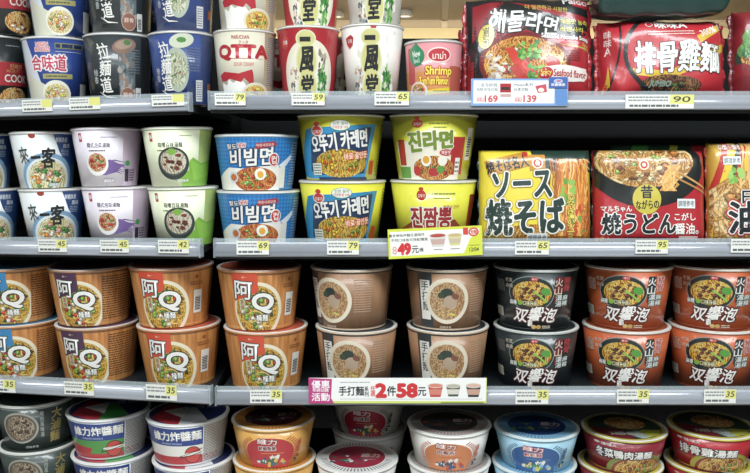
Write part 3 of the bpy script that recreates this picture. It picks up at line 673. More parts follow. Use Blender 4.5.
# ------------------------------------------------------------------ heights of each kind, from where its front rim shows
RIM = dict(shin=(FL,0,-5,33,1), hewei=(FL,0,55,34.5,1), lam_k=(FL,0,117.5,31,1), lam_b=(FL,0,181,29.5,1), qtta=(FR,0,245,28,1), ipp_r=(FR,0,308,24.5,1),
           ipp_w=(FR,0,372,22.5,1), shrimp=(FR,0,433.5,39,1), laiyike=(FL,1,43.6,131.5,2), pink=(FL,1,106.7,127.5,2), green=(FL,1,177,127,2),
           bibim=(FR,1,256.7,134.5,2), curry=(FR,1,341,113.5,2), jin=(FR,1,434,113,2), jjam=(FR,1,434,113,2), ahq_b=(FL,2,15,271,2), ahq_p=(FL,2,91,271.5,2),
           ahq_o=(FR,2,260,271.5,2), shouda=(FR,2,352,271,2), boom_k=(FR,2,536,271,2), boom_o=(FR,2,628,270,2), dalu=(FL,3,36,409,2), zha_g=(FL,3,109,422.5,2),
           zha_w=(FL,3,188,427,2), ch_o=(FR,3,273,431,2), ch_r=(FR,3,357,434,2), ch_w=(FR,3,449,437,2), ch_b=(FR,3,536,440.5,2), ww_d=(FR,3,624,442,2), ww_r=(FR,3,710,440,2))
HT = {}
for k, (fr, row, cx, y, n) in RIM.items(): HT[k] = (hit(fr, cx, y, .010).z - fr.board[row])/n
_proto = {}
def cup(kind, fr, row, px, level, label, group, yaw=0, deep=0):
    nm, rt, rb, body, art, lidf, rim = KINDS[kind]; H = HT[kind]
    if kind not in _proto:
        r = _proto[kind] = make_cup(nm, rt, rb, H, body, art, lidf, lid='#e6e3db', rim=rim)
    else: r = copy_tree(_proto[kind])
    dy = .010 + rt + deep; z = fr.board[row] + level*(H + .0008) + .0004
    s = solve_s(fr, px, dy, z + H); p = fr.m @ Vector((s, dy, z))
    face = math.atan2(-(CAM.x - p.x), (p.y - CAM.y))*-1
    face = math.atan2(CAM.x - p.x, p.y - CAM.y)
    r.matrix_world = Matrix.Translation(p) @ fr.m.to_3x3().to_4x4() @ Matrix.Rotation(face - fr.yaw + R(yaw), 4, 'Z')
    r['label'] = label; r['category'] = 'cup noodles'; r['group'] = group
    return r

def thing(o, label, cat, group=None):
    o['label'] = label; o['category'] = cat
    if group: o['group'] = group
    return o
def struct(o): o['kind'] = 'structure'; return o

# ------------------------------------------------------------------ the cups and bowls on the shelves
T, G2_, G3_, G4_ = 'tall cups on the top shelf', 'bowls on the second shelf', 'bowls on the third shelf', 'bowls on the lowest visible shelf'
def pair(kind, fr, row, lo, hi, text, group, yaw=0, yawhi=None):
    """lower and upper of a stack; text has {} where 'lower' or 'upper' wording goes"""
    cup(kind, fr, row, lo, 0, text.format('lower'), group, yaw)
    if hi is not None: cup(kind, fr, row, hi, 1, text.format('upper'), group, yaw if yawhi is None else yawhi)
pair('shin', FL, 0, -5, 0, 'black cup with a red band at the left edge; {} of its stack', T)
pair('hewei', FL, 0, 55, 58, 'blue and white tall cup with pale-edged red lettering; {} of its stack', T, -4)
pair('lam_k', FL, 0, 117.5, 118.5, 'dark grey tall cup with white vertical brush lettering; {} of its stack', T, -2)
pair('lam_b', FL, 0, 181, 181.5, 'blue tall cup with white vertical brush lettering and pale soup picture; {} of its stack', T, -8)
pair('qtta', FR, 0, 244.8, 246.8, 'cream tall cup with big red lettering over a red wave; {} of its stack', T, -2)
pair('ipp_r', FR, 0, 308, 310, 'red tall cup with black vertical lettering in a yellow halo; {} of its stack', T, 0)
pair('ipp_w', FR, 0, 372, 374.8, 'white tall cup with black vertical lettering in a yellow halo; {} of its stack', T, 2)
cup('shrimp', FR, 0, 433.5, 0, 'short pink and orange cup beside the black and red seafood noodle bag', T)
for k, px, w, lv in (('qtta', 270, 'second row cream cup seen between the cream and the red tall cups', 0), ('ipp_r', 338, 'second row red cup seen between the red and the white tall cups', 0)):
    cup(k, FR, 0, px, lv, w, 'second row cups on the top shelf', deep=.125, yaw=30)
cup('lam_k', FL, 0, 92, 0, 'second row dark cup seen between the blue-white and the grey tall cups, lower', 'second row cups on the top shelf', deep=.128, yaw=40)
cup('lam_k', FL, 0, 92, 1, 'second row dark cup seen between the blue-white and the grey tall cups, upper', 'second row cups on the top shelf', deep=.128, yaw=40)
cup('lam_b', FL, 0, 155, 0, 'second row blue cup seen between the grey and the blue tall cups, lower', 'second row cups on the top shelf', deep=.128, yaw=40)
cup('lam_b', FL, 0, 155, 1, 'second row blue cup seen between the grey and the blue tall cups, upper', 'second row cups on the top shelf', deep=.128, yaw=40)

cup('laiyike', FL, 1, -13, 0, 'white and blue bowl cut off by the left edge, lower of two', G2_)
cup('laiyike', FL, 1, -20, 1, 'white and blue bowl cut off by the left edge, upper of two', G2_)
pair('laiyike', FL, 1, 52.5, 43.6, 'whole white and blue bowl with black brush lettering; {} of its stack', G2_)
pair('pink', FL, 1, 116.8, 106.7, 'pale pink lilac bowl with a purple splash; {} of its stack', G2_)
pair('green', FL, 1, 183, 177.2, 'pale green bowl with a dark dish of noodles; {} of its stack', G2_)
pair('bibim', FR, 1, 258.5, 256.7, 'bright blue bowl with white lettering over egg noodles; {} of its stack', G2_)
pair('curry', FR, 1, 342.5, 341, 'yellow bowl with a tilted navy band and white lettering; {} of its stack', G2_)
cup('jjam', FR, 1, 433.5, 0, 'yellow bowl with dark red lettering behind the 49 price sign', G2_)
cup('jin', FR, 1, 433.5, 1, 'yellow bowl with green lettering stacked on the dark red lettered one', G2_)

pair('ahq_b', FL, 2, 21, 15, 'wood-brown bowl with a blue band and pale blue rim; {} one', G3_, -10)
pair('ahq_p', FL, 2, 97.5, 91, 'wood-brown bowl with a purple band beside the letter Q; {} of its stack', G3_, -17)
pair('ahq_o', FL, 2, 179, 171.6, 'wood-brown bowl with a red band; {} one just left of the unit gap', G3_, -9)
pair('ahq_o', FR, 2, 266, 259.5, 'wood-brown bowl with a red band; {} one just right of the unit gap', G3_)
pair('shouda', FR, 2, 356.5, 351.8, 'plain brown bowl with noodle picture beside the wood-brown bowls; {} one', G3_, -13, -34)
pair('shouda', FR, 2, 447.6, 446.8, 'plain brown bowl with noodle picture beside the black bowls; {} one', G3_, -2, 0)
pair('boom_k', FR, 2, 535.7, 535.7, 'black bowl with white brush lettering; {} of its stack', G3_)
pair('boom_o', FR, 2, 626, 628, 'orange bowl with white brush lettering beside the black bowls; {} one', G3_)
pair('boom_o', FR, 2, 713, 714.5, 'orange bowl with white brush lettering at the right edge; {} one', G3_, 2)

pair('dalu', FL, 3, 40, 36, 'dark grey-green bowl with vertical gold lettering; {} of its stack', G4_, -4)
pair('zha_g', FL, 3, 114, 109, 'bowl with blue lettering band over green and red; {} of its stack', G4_, -2)
pair('zha_w', FL, 3, 194, 188, 'bowl with blue lettering band over white and red; {} of its stack', G4_, -2)
pair('ch_o', FR, 3, 274.5, 273.5, 'yellow-orange bowl with a red oval; {} of its stack', G4_, -2)
cup('ch_r', FR, 3, 357, 0, 'single white bowl whose striped lid with red centre is in full view', G4_, -4)
cup('ch_r', FR, 3, 369, 0, 'white bowl with a red oval in the second row behind the striped lid, lower', G4_, -4, deep=.157)
cup('ch_r', FR, 3, 369, 1, 'white bowl with a red oval in the second row behind the striped lid, upper', G4_, -4, deep=.157)
pair('ch_w', FR, 3, 449, 449, 'white bowl with an orange oval; {} of its stack', G4_, 4)
pair('ch_b', FR, 3, 534, 536.4, 'light blue bowl with a dark blue oval; {} of its stack', G4_, 4)
pair('ww_d', FR, 3, 620, 624, 'dark red bowl with white lettering; {} of its stack', G4_)
pair('ww_r', FR, 3, 708, 711, 'bright red bowl with white lettering at the bottom right; {} of its stack', G4_, -4)

# ------------------------------------------------------------------ bags and packets
def make_bag(name, W, H, Th, body, art, p=4.0, wr=.0016, seed=1, side='#888', seals=True, back=None):
    root = empty(name); rnd = random.Random(seed)
    ph = [(rnd.uniform(15, 70), rnd.uniform(15, 70), rnd.uniform(0, 6.28), rnd.uniform(.3, 1)) for _ in range(7)]
    def dep(x, y):
        u, v = min(1, abs(2*x/W)), min(1, abs(2*(y - H/2)/H)); b = max(0, (1 - u**p)*(1 - v**p))**.5
        w = sum(a*math.sin(kx*x + ky*y*(1 if i % 2 else -1) + q) for i, (kx, ky, q, a) in enumerate(ph))
        edge = sum(a*math.sin(3*kx*x + 1.5*ky*y + q) for kx, ky, q, a in ph[:3])*(u**3 + v**3)
        return Th/2*b + wr*(w*.5 + edge*.55)*min(1, b*2.2)
    bm = bmesh.new(); mats = [M(body), M(back or body)]; uvl = bm.loops.layers.uv.verify(); nx, ny = 44, 36
    def grid(sg, mi):
        g = {}
        for i in range(nx+1):
            for j in range(ny+1):
                x, y = -W/2 + W*i/nx, H*j/ny
                g[i, j] = bm.verts.new((x, -dep(x, y) if sg > 0 else dep(x, y), y))
        for i in range(nx):
            for j in range(ny):
                q = [g[i, j], g[i+1, j], g[i+1, j+1], g[i, j+1]]
                f = bm.faces.new(q if sg > 0 else q[::-1]); f.material_index = mi; f.smooth = True
                for l in f.loops: l[uvl].uv = (l.vert.co.x, l.vert.co.z)
    grid(1, 0); grid(-1, 1); bmesh.ops.remove_doubles(bm, verts=bm.verts[:], dist=1e-6)
    A = Art(W/2, H); art(A)
    A.into(bm, mats, lambda x, y, z: (x, -dep(x, y) - 4e-4 - z, y), W/nx, H/ny, lim=(-W/2*.99, W/2*.99, H*.01, H*.99))
    link('pouch', bm, mats, root)
    if seals:
        for sg in (-1, 1):
            bm = bmesh.new(); n = 40; P = []
            for i in range(n+1):
                y = H*(.03 + .94*i/n); zz = .0012*math.sin(i*1.9); ex = (.006 if p < 6 else .0015) + .0015*math.sin(i*.7 + seed)
                P.append([bm.verts.new((sg*(W/2 - .004), zz*.3 + s_*.0003, y)) for s_ in (-1, 1)] + [bm.verts.new((sg*(W/2 + ex), zz + s_*.0003 + .002*math.sin(i*.35), y)) for s_ in (-1, 1)])
            for i in range(n):
                a, b = P[i], P[i+1]
                for q in ((0, 2), (3, 1), (2, 3), (1, 0)): 
                    f = bm.faces.new([a[q[0]], a[q[1]], b[q[1]], b[q[0]]]); f.smooth = q[0] in (0, 3) and q[1] in (2, 1)
            bmesh.ops.recalc_face_normals(bm, faces=bm.faces[:]); link('seal', bm, [M(side)], root)
    return root
def place_bag(o, fr, row, px, dy, lean, label, cat='instant noodles', group=None, up=0, yaw=0, roll=0, flat=False):
    z = fr.board[row] + up + .001; s = solve_s(fr, px, dy, z + .06)
    o.matrix_world = fr.m @ Matrix.Translation((s, dy, z)) @ Matrix.Rotation(R(yaw), 4, 'Z') @ Matrix.Rotation(R(-lean), 4, 'X') @ Matrix.Rotation(R(roll), 4, 'Y')
    return thing(o, label, cat, group)

def pt(cx, cy, hx, hy): return lambda x, y: ((x - cx)/hx, (cy - y)/hy)
ORN = dict(base=('#7a3410', '#e8a03c', '#b8601c'), strands=('#eaa842', '#d8842c', '#f2c468', '#b8581c'))
def art_seafood(A):
    q = pt(527, 92, 65, 91)
    A.rect(-1, 0, 1, .66, '#b3202a'); A.poly([q(*p) for p in ((462, 92), (462, 0), (592, 0), (592, 34), (560, 44), (520, 34), (480, 52), (474, 92))], BK)
    A.poly([q(*p) for p in ((468, 8), (500, 8), (482, 24), (466, 44))], '#8f1c26'); A.poly([q(*p) for p in ((505, 8), (592, 20), (592, 26), (540, 18))], '#9c1f28')
    A.poly([q(*p) for p in ((540, 40), (592, 44), (592, 50), (560, 46))], '#b9a23c'); A.poly([q(*p) for p in ((540, 38), (592, 40), (592, 48), (545, 44), (500, 46))], '#c2262e'); A.poly([q(*p) for p in ((566, 0), (592, 0), (592, 12), (572, 10))], '#b3202a'); A.text('Paldo', *q(576, 5), .42, .07, '#d8d4d2', .04)
    A.ell(*q(520, 62), 1.46, .58, '#7a1a1e', n=44); A.food(*q(520, 62), 1.34, .50, n=80, seed=7, thick=.05, tops=(('#c8442a', 8, .16), ('#efe2c0', 6, .12)), **ORN)
    A.bits(*q(491, 65), .26, .22, ('#e6dccd', '#cfc3b4', '#f0eae0', '#b9a898'), 30, .0042, seed=11, long=.7)
    A.poly([q(*p) for p in ((500, 50), (506, 48), (534, 70), (528, 76), (508, 62))], '#d8382a'); A.poly([q(*p) for p in ((504, 66), (512, 62), (526, 78), (518, 80))], '#c22c24'); A.ell(*q(548, 62), .24, .12, '#c22c24', -.4, n=9)
    A.bits(*q(524, 51), .36, .16, ('#4fa03a', '#7cc050', '#2f7a34'), 40, .004, seed=3, long=.8); A.bits(*q(531, 70), .22, .12, ('#4fa03a', '#8cc650', '#2f7a34'), 22, .004, seed=4, long=.8)
    A.text('해물라면', *q(519, 27), 1.10, .20, WH, .03, out=(BK, 1.6), rot=-.09, rag=.05, grow=-.35)
    A.text('더 얼큰하고 시원한', *q(543, 14), .70, .05, '#c9ae4a', .02, rot=-.03)
    A.text('해물맛 농축', *q(573, 25), .46, .05, '#d8cc4a', .03); A.text('라면사리', *q(570, 32), .38, .05, '#d8cc4a', .03)
    A.text('Seafood Noodle Soup', *q(563, 39.5), .80, .055, WH, .03, out=(BK, .6), rot=-.04)
    A.ell(*q(480, 39), .24, .24, '#c9b83a', -.2); A.text('얼큰한', *q(480, 39), .11, .19, BK, .03, vert=True)
    A.ell(*q(562, 71), .86, .15, '#f0e6e0'); A.rect(*q(540, 76.5), *q(586, 65.5), '#f0e6e0'); A.ell(*q(541, 71), .22, .11, '#c8282c'); A.text('Spicy', *q(541, 71), .17, .06, '#f4d84a', .02)
    A.text('Seafood flavor', *q(567, 71), .56, .065, '#b8242c', .03); A.strip([q2 for q2 in [(A.X(q(584, 78)[0]), A.Y(q(584, 78)[1])), (A.X(q(589, 73)[0]), A.Y(q(589, 73)[1])), (A.X(q(590, 66)[0]), A.Y(q(590, 66)[1]))]], .006, '#c8282c')
    A.lines(*q(560, 60), *q(578, 50), 5, '#7a1a1e')
def art_redbag(A):
    q = pt(660, 90, 67, 73)
    A.poly([q(*p) for p in ((622, 64), (660, 67), (700, 50), (727, 38), (727, 44), (700, 60), (660, 74), (622, 70))], '#dcb02c'); A.poly([q(*p) for p in ((690, 36), (720, 22), (724, 26), (694, 42))], '#dcb02c')
    A.food(*q(662, 79), .98, .26, n=34, seed=8, base=('#3a1c14', '#8a5a34', '#5f3420'), strands=('#a8703c', '#7a4a2c', '#c89058'), tops=(('#5a2a1c', 10, .25), ('#4a7a34', 7, .2), ('#1d2420', 8, .2)))
    A.ring(*q(676, 50), 1.82, 1.12, .0065, BK, a0=108, a1=252); A.ring(*q(700, 60), .9, 1.16, .005, BK, a0=20, a1=75)
    A.ell(*q(642, 24), .12, .07, WH); A.ell(*q(642, 24), .10, .055, '#c22430'); A.text('味味A', *q(665, 24), .50, .12, WH, .05)
    A.lines(*q(640, 35), *q(688, 30), 2, '#e8c8c0', th=.4)
    A.text('排骨雞麵', *q(670, 54), 1.34, .37, WH, .035, out=(BK, 1.7), grow=-.1, rag=.03)
    A.text('JUMBO', *q(651, 78), .34, .08, '#8fa89a', .04, shear=.2)
    A.text('300% !', *q(706, 30), .36, .08, '#f0d8c8', .04, rot=.4)
    A.rect(*q(594, 88), *q(606, 20), '#b8242e'); A.text('味味A', *q(599, 40), .08, .30, '#efd8d0', .02, vert=True); A.strip([(A.X(q(612, 24)[0]), A.Y(q(612, 24)[1])), (A.X(q(608, 55)[0]), A.Y(.45)), (A.X(q(598, 86)[0]), A.Y(.06))], .003, BK); A.poly([q(*p) for p in ((593, 86), (597, 76), (599, 60), (601, 78))], '#dcb02c')
def art_yaki(A):
    q = pt(534, 240, 58, 90)
    A.poly([q(*p) for p in ((528, 150), (592, 150), (592, 240), (552, 240), (548, 190), (530, 172))], '#20382e'); A.poly([q(*p) for p in ((548, 172), (592, 172), (592, 240), (540, 240))], '#e2bf2a')
    A.food(*q(534, 240), 2.1, .42, n=60, seed=12, thick=.09, base=('#7a3c12', '#d89030', '#a8601c'), strands=('#d8983c', '#b8702a', '#eab458'))
    A.poly([q(*p) for p in ((552, 162), (584, 160), (588, 200), (592, 240), (548, 240), (550, 200))], '#9c5a1c'); rnd = random.Random(4)
    for i in range(60):
        x = rnd.uniform(553, 586); P = [(x + rnd.uniform(-3, 3) + 4*math.sin(k*.7 + i), 160 + k*12) for k in range(7)]
        A.z += 2e-6; A.strip([(A.X(q(*p)[0]), A.Y(q(*p)[1])) for p in P], .0022, rnd.choice(('#f0a848', '#d8862f', '#f4c46c', '#b8642a', '#e07a34')))
    A.up(); A.bits(*q(566, 190), .24, .26, ('#5a9a34', '#86b848'), 10, .005, seed=4); A.bits(*q(575, 215), .36, .4, ('#c84a24', '#6a9a3c', '#e8a04c'), 14, .004, seed=5)
    A.strip([(A.X(q(580, 164)[0]), A.Y(q(580, 164)[1])), (A.X(q(592, 170)[0]), A.Y(q(592, 170)[1]))], .0028, '#d8b070'); A.up(); A.strip([(A.X(q(582, 160)[0]), A.Y(q(582, 160)[1])), (A.X(q(592, 163)[0]), A.Y(q(592, 163)[1]))], .0028, '#e2c088')
    A.poly([q(*p) for p in ((480, 162), (524, 152), (528, 166), (484, 177))], '#c2862a'); A.text('焼そば名人', *q(503, 165), .74, .13, BK, .045, rot=.2)
    A.rect(*q(519, 158), *q(524, 153), '#c22c24'); A.rect(*q(526, 171), *q(542, 156), '#c8862a'); A.ell(*q(534, 164), .20, .12, '#efe2c8'); A.ell(*q(534, 164), .15, .09, '#c82c24'); A.ell(*q(534, 164), .09, .05, '#efe2c8')
    A.text('ソース', *q(518, 184), 1.02, .26, '#16302a', .065, out=[('#a8842a', 4.0), (WH, 2.4)], grow=.12, rot=.04)
    A.text('焼そば', *q(521, 214), 1.36, .36, '#16302a', .06, out=[('#a8842a', 4.0), (WH, 2.4)], rot=.03)
    A.text('やみつき濃いソース', *q(568, 214), .13, .46, '#f0d44a', .035, vert=True, out=(BK, .7)); A.text('味わい旨い', *q(582, 217), .10, .30, '#f0a84a', .03, vert=True, out=('#a82c1c', .7))
    A.rect(*q(523, 239), *q(544, 229.5), '#e8e8e4'); A.text('調理參考', *q(533.5, 234.3), .32, .07, '#4a5a66', .02); A.text('3食入', *q(490, 234), .34, .07, BK, .04, out=('#e8c850', .8))
def art_udon(A):
    q = pt(648, 240, 58, 92)
    A.ell(*q(642, 165), 2.0, .86, '#14191a', n=56); A.food(*q(640, 160), 1.72, .56, n=120, seed=15, thick=.075, base=('#8a5420', '#dca858', '#b87c34'), strands=('#e8bc74', '#cf9448', '#f0d092', '#b87a34'),
           tops=(('#a8642c', 8, .16), ('#8aa84c', 7, .14), ('#7a3c1c', 6, .13), ('#e4c890', 6, .15)))
    A.up(); rnd = random.Random(4)
    for i in range(34):
        A.z += 2e-6; A.strip([(A.X(q(668 + rnd.uniform(-8, 8) - k*1.2 + 3*math.sin(i+k), 0)[0]), A.Y(q(0, 165 + k*6)[1])) for k in range(5)], .0022, rnd.choice(('#efc070', '#d89a48', '#e8aa50')))
    A.up(); A.strip([(A.X(q(668, 168)[0]), A.Y(q(0, 168)[1])), (A.X(q(706, 188)[0]), A.Y(q(0, 188)[1]))], .003, '#cf9a58'); A.up(); A.strip([(A.X(q(670, 176)[0]), A.Y(q(0, 176)[1])), (A.X(q(706, 192)[0]), A.Y(q(0, 192)[1]))], .003, '#b98044')
    A.rect(*q(632, 170), *q(645, 158), '#c8762a'); A.ell(*q(638.5, 164), .18, .11, '#efe2c8'); A.ell(*q(638.5, 164), .13, .08, '#c82c24'); A.ell(*q(638.5, 164), .07, .04, '#efe2c8')
    A.ell(*q(640.5, 197), .50, .31, '#c9b83a'); A.text('昔', *q(640.5, 190), .20, .13, BK, .05); A.text('ながらの', *q(641, 202), .40, .09, BK, .04, rot=.05)
    A.rect(*q(672, 205.5), *q(691, 196.5), '#e4e6e4'); A.text('調理參考', *q(681.5, 201), .29, .06, '#4a5a66', .02)
    A.text('マルちゃん', *q(610, 206), .52, .06, WH, .04); A.text('焼うどん', *q(633, 220), 1.28, .21, '#111a20', .06, out=(WH, 1.8))
    A.text('こがし', *q(680, 213.5), .38, .075, WH, .03); A.text('醤油。', *q(682, 225), .42, .11, WH, .03); A.lines(*q(618, 236), *q(662, 232), 1, '#5a1418', th=.6); A.rect(*q(674, 235), *q(694, 232), '#efd8d4'); A.text('3食入', *q(598, 234.5), .24, .05, '#e8a03c', .04)
    A.rect(-1, 0, 1, .02, '#9a1c24')
def art_abura(A):
    q = pt(757, 240, 60, 100)
    for i, (c, x) in enumerate((('#c22c24', 700), ('#e8c22c', 706), ('#2c3a24', 714), ('#c22c24', 719), ('#e8c22c', 725), ('#7a1c1c', 732))): A.poly([q(x-8, 240), q(x - 4, 190), q(x + 10, 140), q(900, 140), q(900, 240)], c)
    A.food(*q(750, 215), 2.2, .95, n=120, seed=18, thick=.06, base=('#8a5420', '#dca858', '#b87c34'), strands=('#e8bc74', '#cf9448', '#f0d092'), tops=(('#a8743c', 10, .14), ('#6f9a3c', 8, .12), ('#c85a2c', 6, .1)))
    A.up(); rnd = random.Random(9)
    for i in range(50):
        x = rnd.uniform(728, 790); A.z += 2e-6; A.strip([(A.X(q(x + 3*math.sin(k*.6+i), 0)[0]), A.Y(q(0, 141 + k*9)[1])) for k in range(6)], .003, rnd.choice(('#e8bc74', '#cf9448', '#f4dca4', '#dca858')))
    A.up(); A.bits(*q(722, 173), .24, .12, ('#6fae3c', '#9cc85a'), 10, .005, seed=4)
    A.text('NISSIN', *q(716, 145.5), .34, .05, '#b8242c', .04, out=('#f0e6d8', .8)); A.rect(*q(708, 163), *q(726, 155), '#e4e6e4'); A.text('調理參考', *q(717, 159), .27, .055, '#4a5a66', .02)
    A.text('日清の', *q(752, 194), .84, .13, '#111a20', .05, out=(WH, 1.8)); A.text('油そば', *q(764, 214), 1.70, .30, '#111a20', .06, out=[('#c22430', 5), (WH, 2.4)])
def art_darkgreen(A):
    A.rect(-1, .0, 1, 1, '#173a36'); A.ring(0, .45, 1.6, .8, .004, '#3a5f58', a0=30, a1=150); A.text('味味A', .2, .75, .5, .12, '#b8c8c0', .04); A.poly([(-.9, .15), (-.2, .3), (.6, .18), (.9, .3), (.9, .38), (-.2, .42)], '#0f2a28')
def art_rightbag(A):
    A.rect(-1, 0, 1, .5, '#8f1f28'); A.poly([(-1, .40), (1, .42), (1, .62), (-.7, .60), (-1, .52)], '#24422f')
    A.food(-.1, .44, 1.7, .3, n=50, seed=3, thick=.1, **WARM); A.bits(-.75, .60, .4, .2, ('#4f8a4c', '#6fa85c', '#2f6a3c'), 20, .008, seed=3, long=1.3)
    A.text('牛肉麵', .1, .82, 1.2, .2, WH, .05, out=(BK, 2)); A.rect(-1, 0, 1, .26, '#7a1a22')
def art_backpack(A):
    A.rect(-1, 0, 1, 1, '#1f3a2a'); A.poly([(-.6, 1), (-.3, 1), (-.5, .8), (-.8, .8)], '#3f8a3c'); A.poly([(.1, 1), (.25, 1), (.0, .75), (-.15, .75)], '#b8b43c'); A.poly([(.5, 1), (.8, 1), (.5, .7), (.3, .7)], '#a8242c')

BG = 'noodle packets on the shelf'
place_bag(make_bag('instant_noodle_bag', .204, .174, .088, '#1a1c1e', art_seafood, side='#b3202a', seed=3, wr=.0034), FR, 0, 528, .058, 9, 'black and red seafood noodle multipack bag standing above the 169 and 139 price sign', group='noodle bags on the top shelf')
place_bag(make_bag('instant_noodle_bag', .206, .137, .088, '#c3232e', art_redbag, side='#b8202a', seed=5, wr=.0034), FR, 0, 661, .058, 9, 'bright red noodle multipack bag with white lettering and a black arc', group='noodle bags on the top shelf')
place_bag(make_bag('instant_noodle_bag', .215, .155, .088, '#8f1f28', art_rightbag, side='#7a1a22', seed=7, wr=.002), FR, 0, 799, .058, 9, 'dark red bag with green leaves and noodles at the right edge of the top shelf', group='noodle bags on the top shelf')
place_bag(make_bag('instant_noodle_bag', .214, .13, .062, '#173a36', art_darkgreen, p=12, side='#12302c', seed=9, wr=.0026), FR, 0, 667, .020, 84, 'dark green noodle bag lying flat on top of the bright red bag', up=.1675, group='noodle bags on the top shelf')
place_bag(make_bag('instant_noodle_bag', .214, .150, .070, '#a3202a', art_seafood, side='#b3202a', seed=13, wr=.0026), FR, 0, 520, .185, 4, 'red and black bag peeping out behind the left edge of the seafood bag', group='noodle bags on the top shelf', yaw=-8)
place_bag(make_bag('instant_noodle_packet', .186, .160, .062, '#e6cf32', art_yaki, p=7, side='#20382e', seed=15, wr=.001), FR, 1, 535, .040, 8, 'yellow square packet with dark green lettering', group=BG)
place_bag(make_bag('instant_noodle_packet', .186, .160, .062, '#b8202a', art_udon, p=7, side='#14191a', seed=17, wr=.001), FR, 1, 649, .040, 8, 'red square packet with black lettering and a yellow disc', group=BG)
place_bag(make_bag('instant_noodle_packet', .186, .172, .062, '#d8a83c', art_abura, p=7, side='#c22c24', seed=19, wr=.001), FR, 1, 764, .040, 8, 'noodle covered square packet with black lettering in a red border at the right edge', group=BG)
place_bag(make_bag('instant_noodle_packet', .19, .170, .05, '#1f3a2a', art_backpack, p=7, side='#1f3a2a', seed=21, wr=.001), FR, 1, 664, .118, 6, 'dark green striped packet peeping over the top of the red square packet', group=BG)

# ------------------------------------------------------------------ shelves, rails, price tags, signs
STEEL = mat('#161d21', .5, 0, film=False); PLAST = mat('#9a9fa9', .24, 1.0, film=False); DARK = mat('#05090b', .9, 0, film=False)  # STEEL boards: shade of the gaps put into a near-black base colour
def clear_mat():
    m = bpy.data.materials.new('clear_plastic'); m.use_nodes = True; nt = m.node_tree; b = nt.nodes['Principled BSDF']
    b.inputs['Base Color'].default_value = lin('#c9d8de'); b.inputs['Roughness'].default_value = .12; b.inputs['Alpha'].default_value = .32
    return m
CLEAR = clear_mat()
names = ['top', 'second', 'third', 'lowest visible']
CUT = math.tan(abs(FL.yaw)) + .03
for fr, side in ((FL, 'left'), (FR, 'right')):
    for row in range(4):
        x0, x1, z = fr.x0[row], fr.x1[row], fr.rz[row]
        root = empty('shelf'); root.matrix_world = fr.m @ Matrix.Translation((x0, 0, z))
        thing(root, f'{names[row]} shelf of the {side} shelf unit with a pale plastic price rail', 'shelf', 'shelves of the ' + side + ' unit')
        w = x1 - x0; bm = bmesh.new(); box(bm, 0, w - .003, .003, .42, 0, .012, cut=.42*CUT if fr is FL else 0); box(bm, 0, w - .003, .003, .006, -.006, 0); link('board', bm, [STEEL], root)
        bm = bmesh.new(); prof = [(-.0066, -.001), (-.0080, .0004), (-.0076, .0025), (-.0078, .006)]; y_, z_ = -.0084, .0082
        for i in range(13): prof.append((y_, z_)); t = R(8 + 44*i/12); y_ += .00112*math.sin(t); z_ += .00112*math.cos(t)*1.02
        prof += [(y_ + .0006, .0224), (.0022, .0224), (.0022, -.001)]
        a = [bm.verts.new((0, y, z_)) for y, z_ in prof]; b = [bm.verts.new((w, y, z_)) for y, z_ in prof]; n = len(prof)
        for i in range(n):
            f = bm.faces.new([a[i], a[(i+1) % n], b[(i+1) % n], b[i]]); f.smooth = 0 < i < n-4
        bm.faces.new(a[::-1]); bm.faces.new(b); bmesh.ops.recalc_face_normals(bm, faces=bm.faces[:]); link('price_rail', bm, [PLAST], root)
        bm = bmesh.new(); box(bm, 0, w, -.0004, .0006, .0226, .0288); link('clear_lip', bm, [CLEAR], root)
        if fr is FL: bm = bmesh.new(); box(bm, w - .0005, w + .0022, -.0095, .004, -.002, .0292); link('rail_end_cap', bm, [CLEAR], root)
        else: bm = bmesh.new(); box(bm, -.0022, .0005, -.0095, .004, -.002, .0292); link('rail_end_cap', bm, [CLEAR], root)
    # back panel, and an upright at the seam
    bm = bmesh.new(); xx0, xx1 = min(fr.x0) + .0, max(fr.x1); zt = hit(fr, 430 if fr is FR else 100, 38.5, .478).z if fr is FR else fr.rz[0] + .34
    xx1 -= .45*CUT if fr is FL else 0
    if fr is FR: xx0 -= .05
    box(bm, xx0, xx1, .424 if fr is FL else .478, .436 if fr is FL else .49, -hit(fr, 100, 200, .43).z*0 + (fr.m.inverted() @ Vector((-.4 if fr is FL else .2, 1.7, .004))).z, zt); o = link('back_panel', bm, [DARK]); o.matrix_world = fr.m.copy()
    thing(o, f'dark back panel standing behind the shelves of the {side} shelf unit', 'panel')

def card(name, fr, row, px0, px1, py0, py1, art, label, group, base='#e8e7df', cat='price tag', roll=0, th=.0009, off=.0098):
    pc = hit(fr, (px0+px1)/2, (py0+py1)/2, -off); sx = hit(fr, px1, (py0+py1)/2, -off).x - hit(fr, px0, (py0+py1)/2, -off).x
    sz = hit(fr, (px0+px1)/2, py0, -off).z - hit(fr, (px0+px1)/2, py1, -off).z
    bm = bmesh.new(); box(bm, -sx/2, sx/2, 0, th, 0, sz); mats = [mat(base, .45, .2, film=False)]
    A = Art(sx/2, sz, step=1.5e-5); art(A); A.into(bm, mats, lambda x, y, z: (x, -5e-5 - z, y), 1)
    o = link(name, bm, mats); o.matrix_world = fr.m @ Matrix.Translation((pc.x, -off, pc.z - sz/2)) @ Matrix.Rotation(R(-roll), 4, 'Y')
    return thing(o, label, cat, group)
INK = '#30343a'
def art_tag(price, seed, hi=True):
    def fn(A):
        A.rect(.30, .34, 1, 1, '#e3e07c') if hi else A.rect(-1, 0, 1, 1, '#e6e5c4')
        A.lines(-.92, .48, .24, .92, 2, '#8a8f94', seed=seed, th=.5)
        if price: A.text(price, .64, .67, .50, .40, INK, .02, shear=.15)
        A.lines(-.88, .10, .55, .30, 1, '#5a6066', seed=seed+3, th=.8)
    return fn
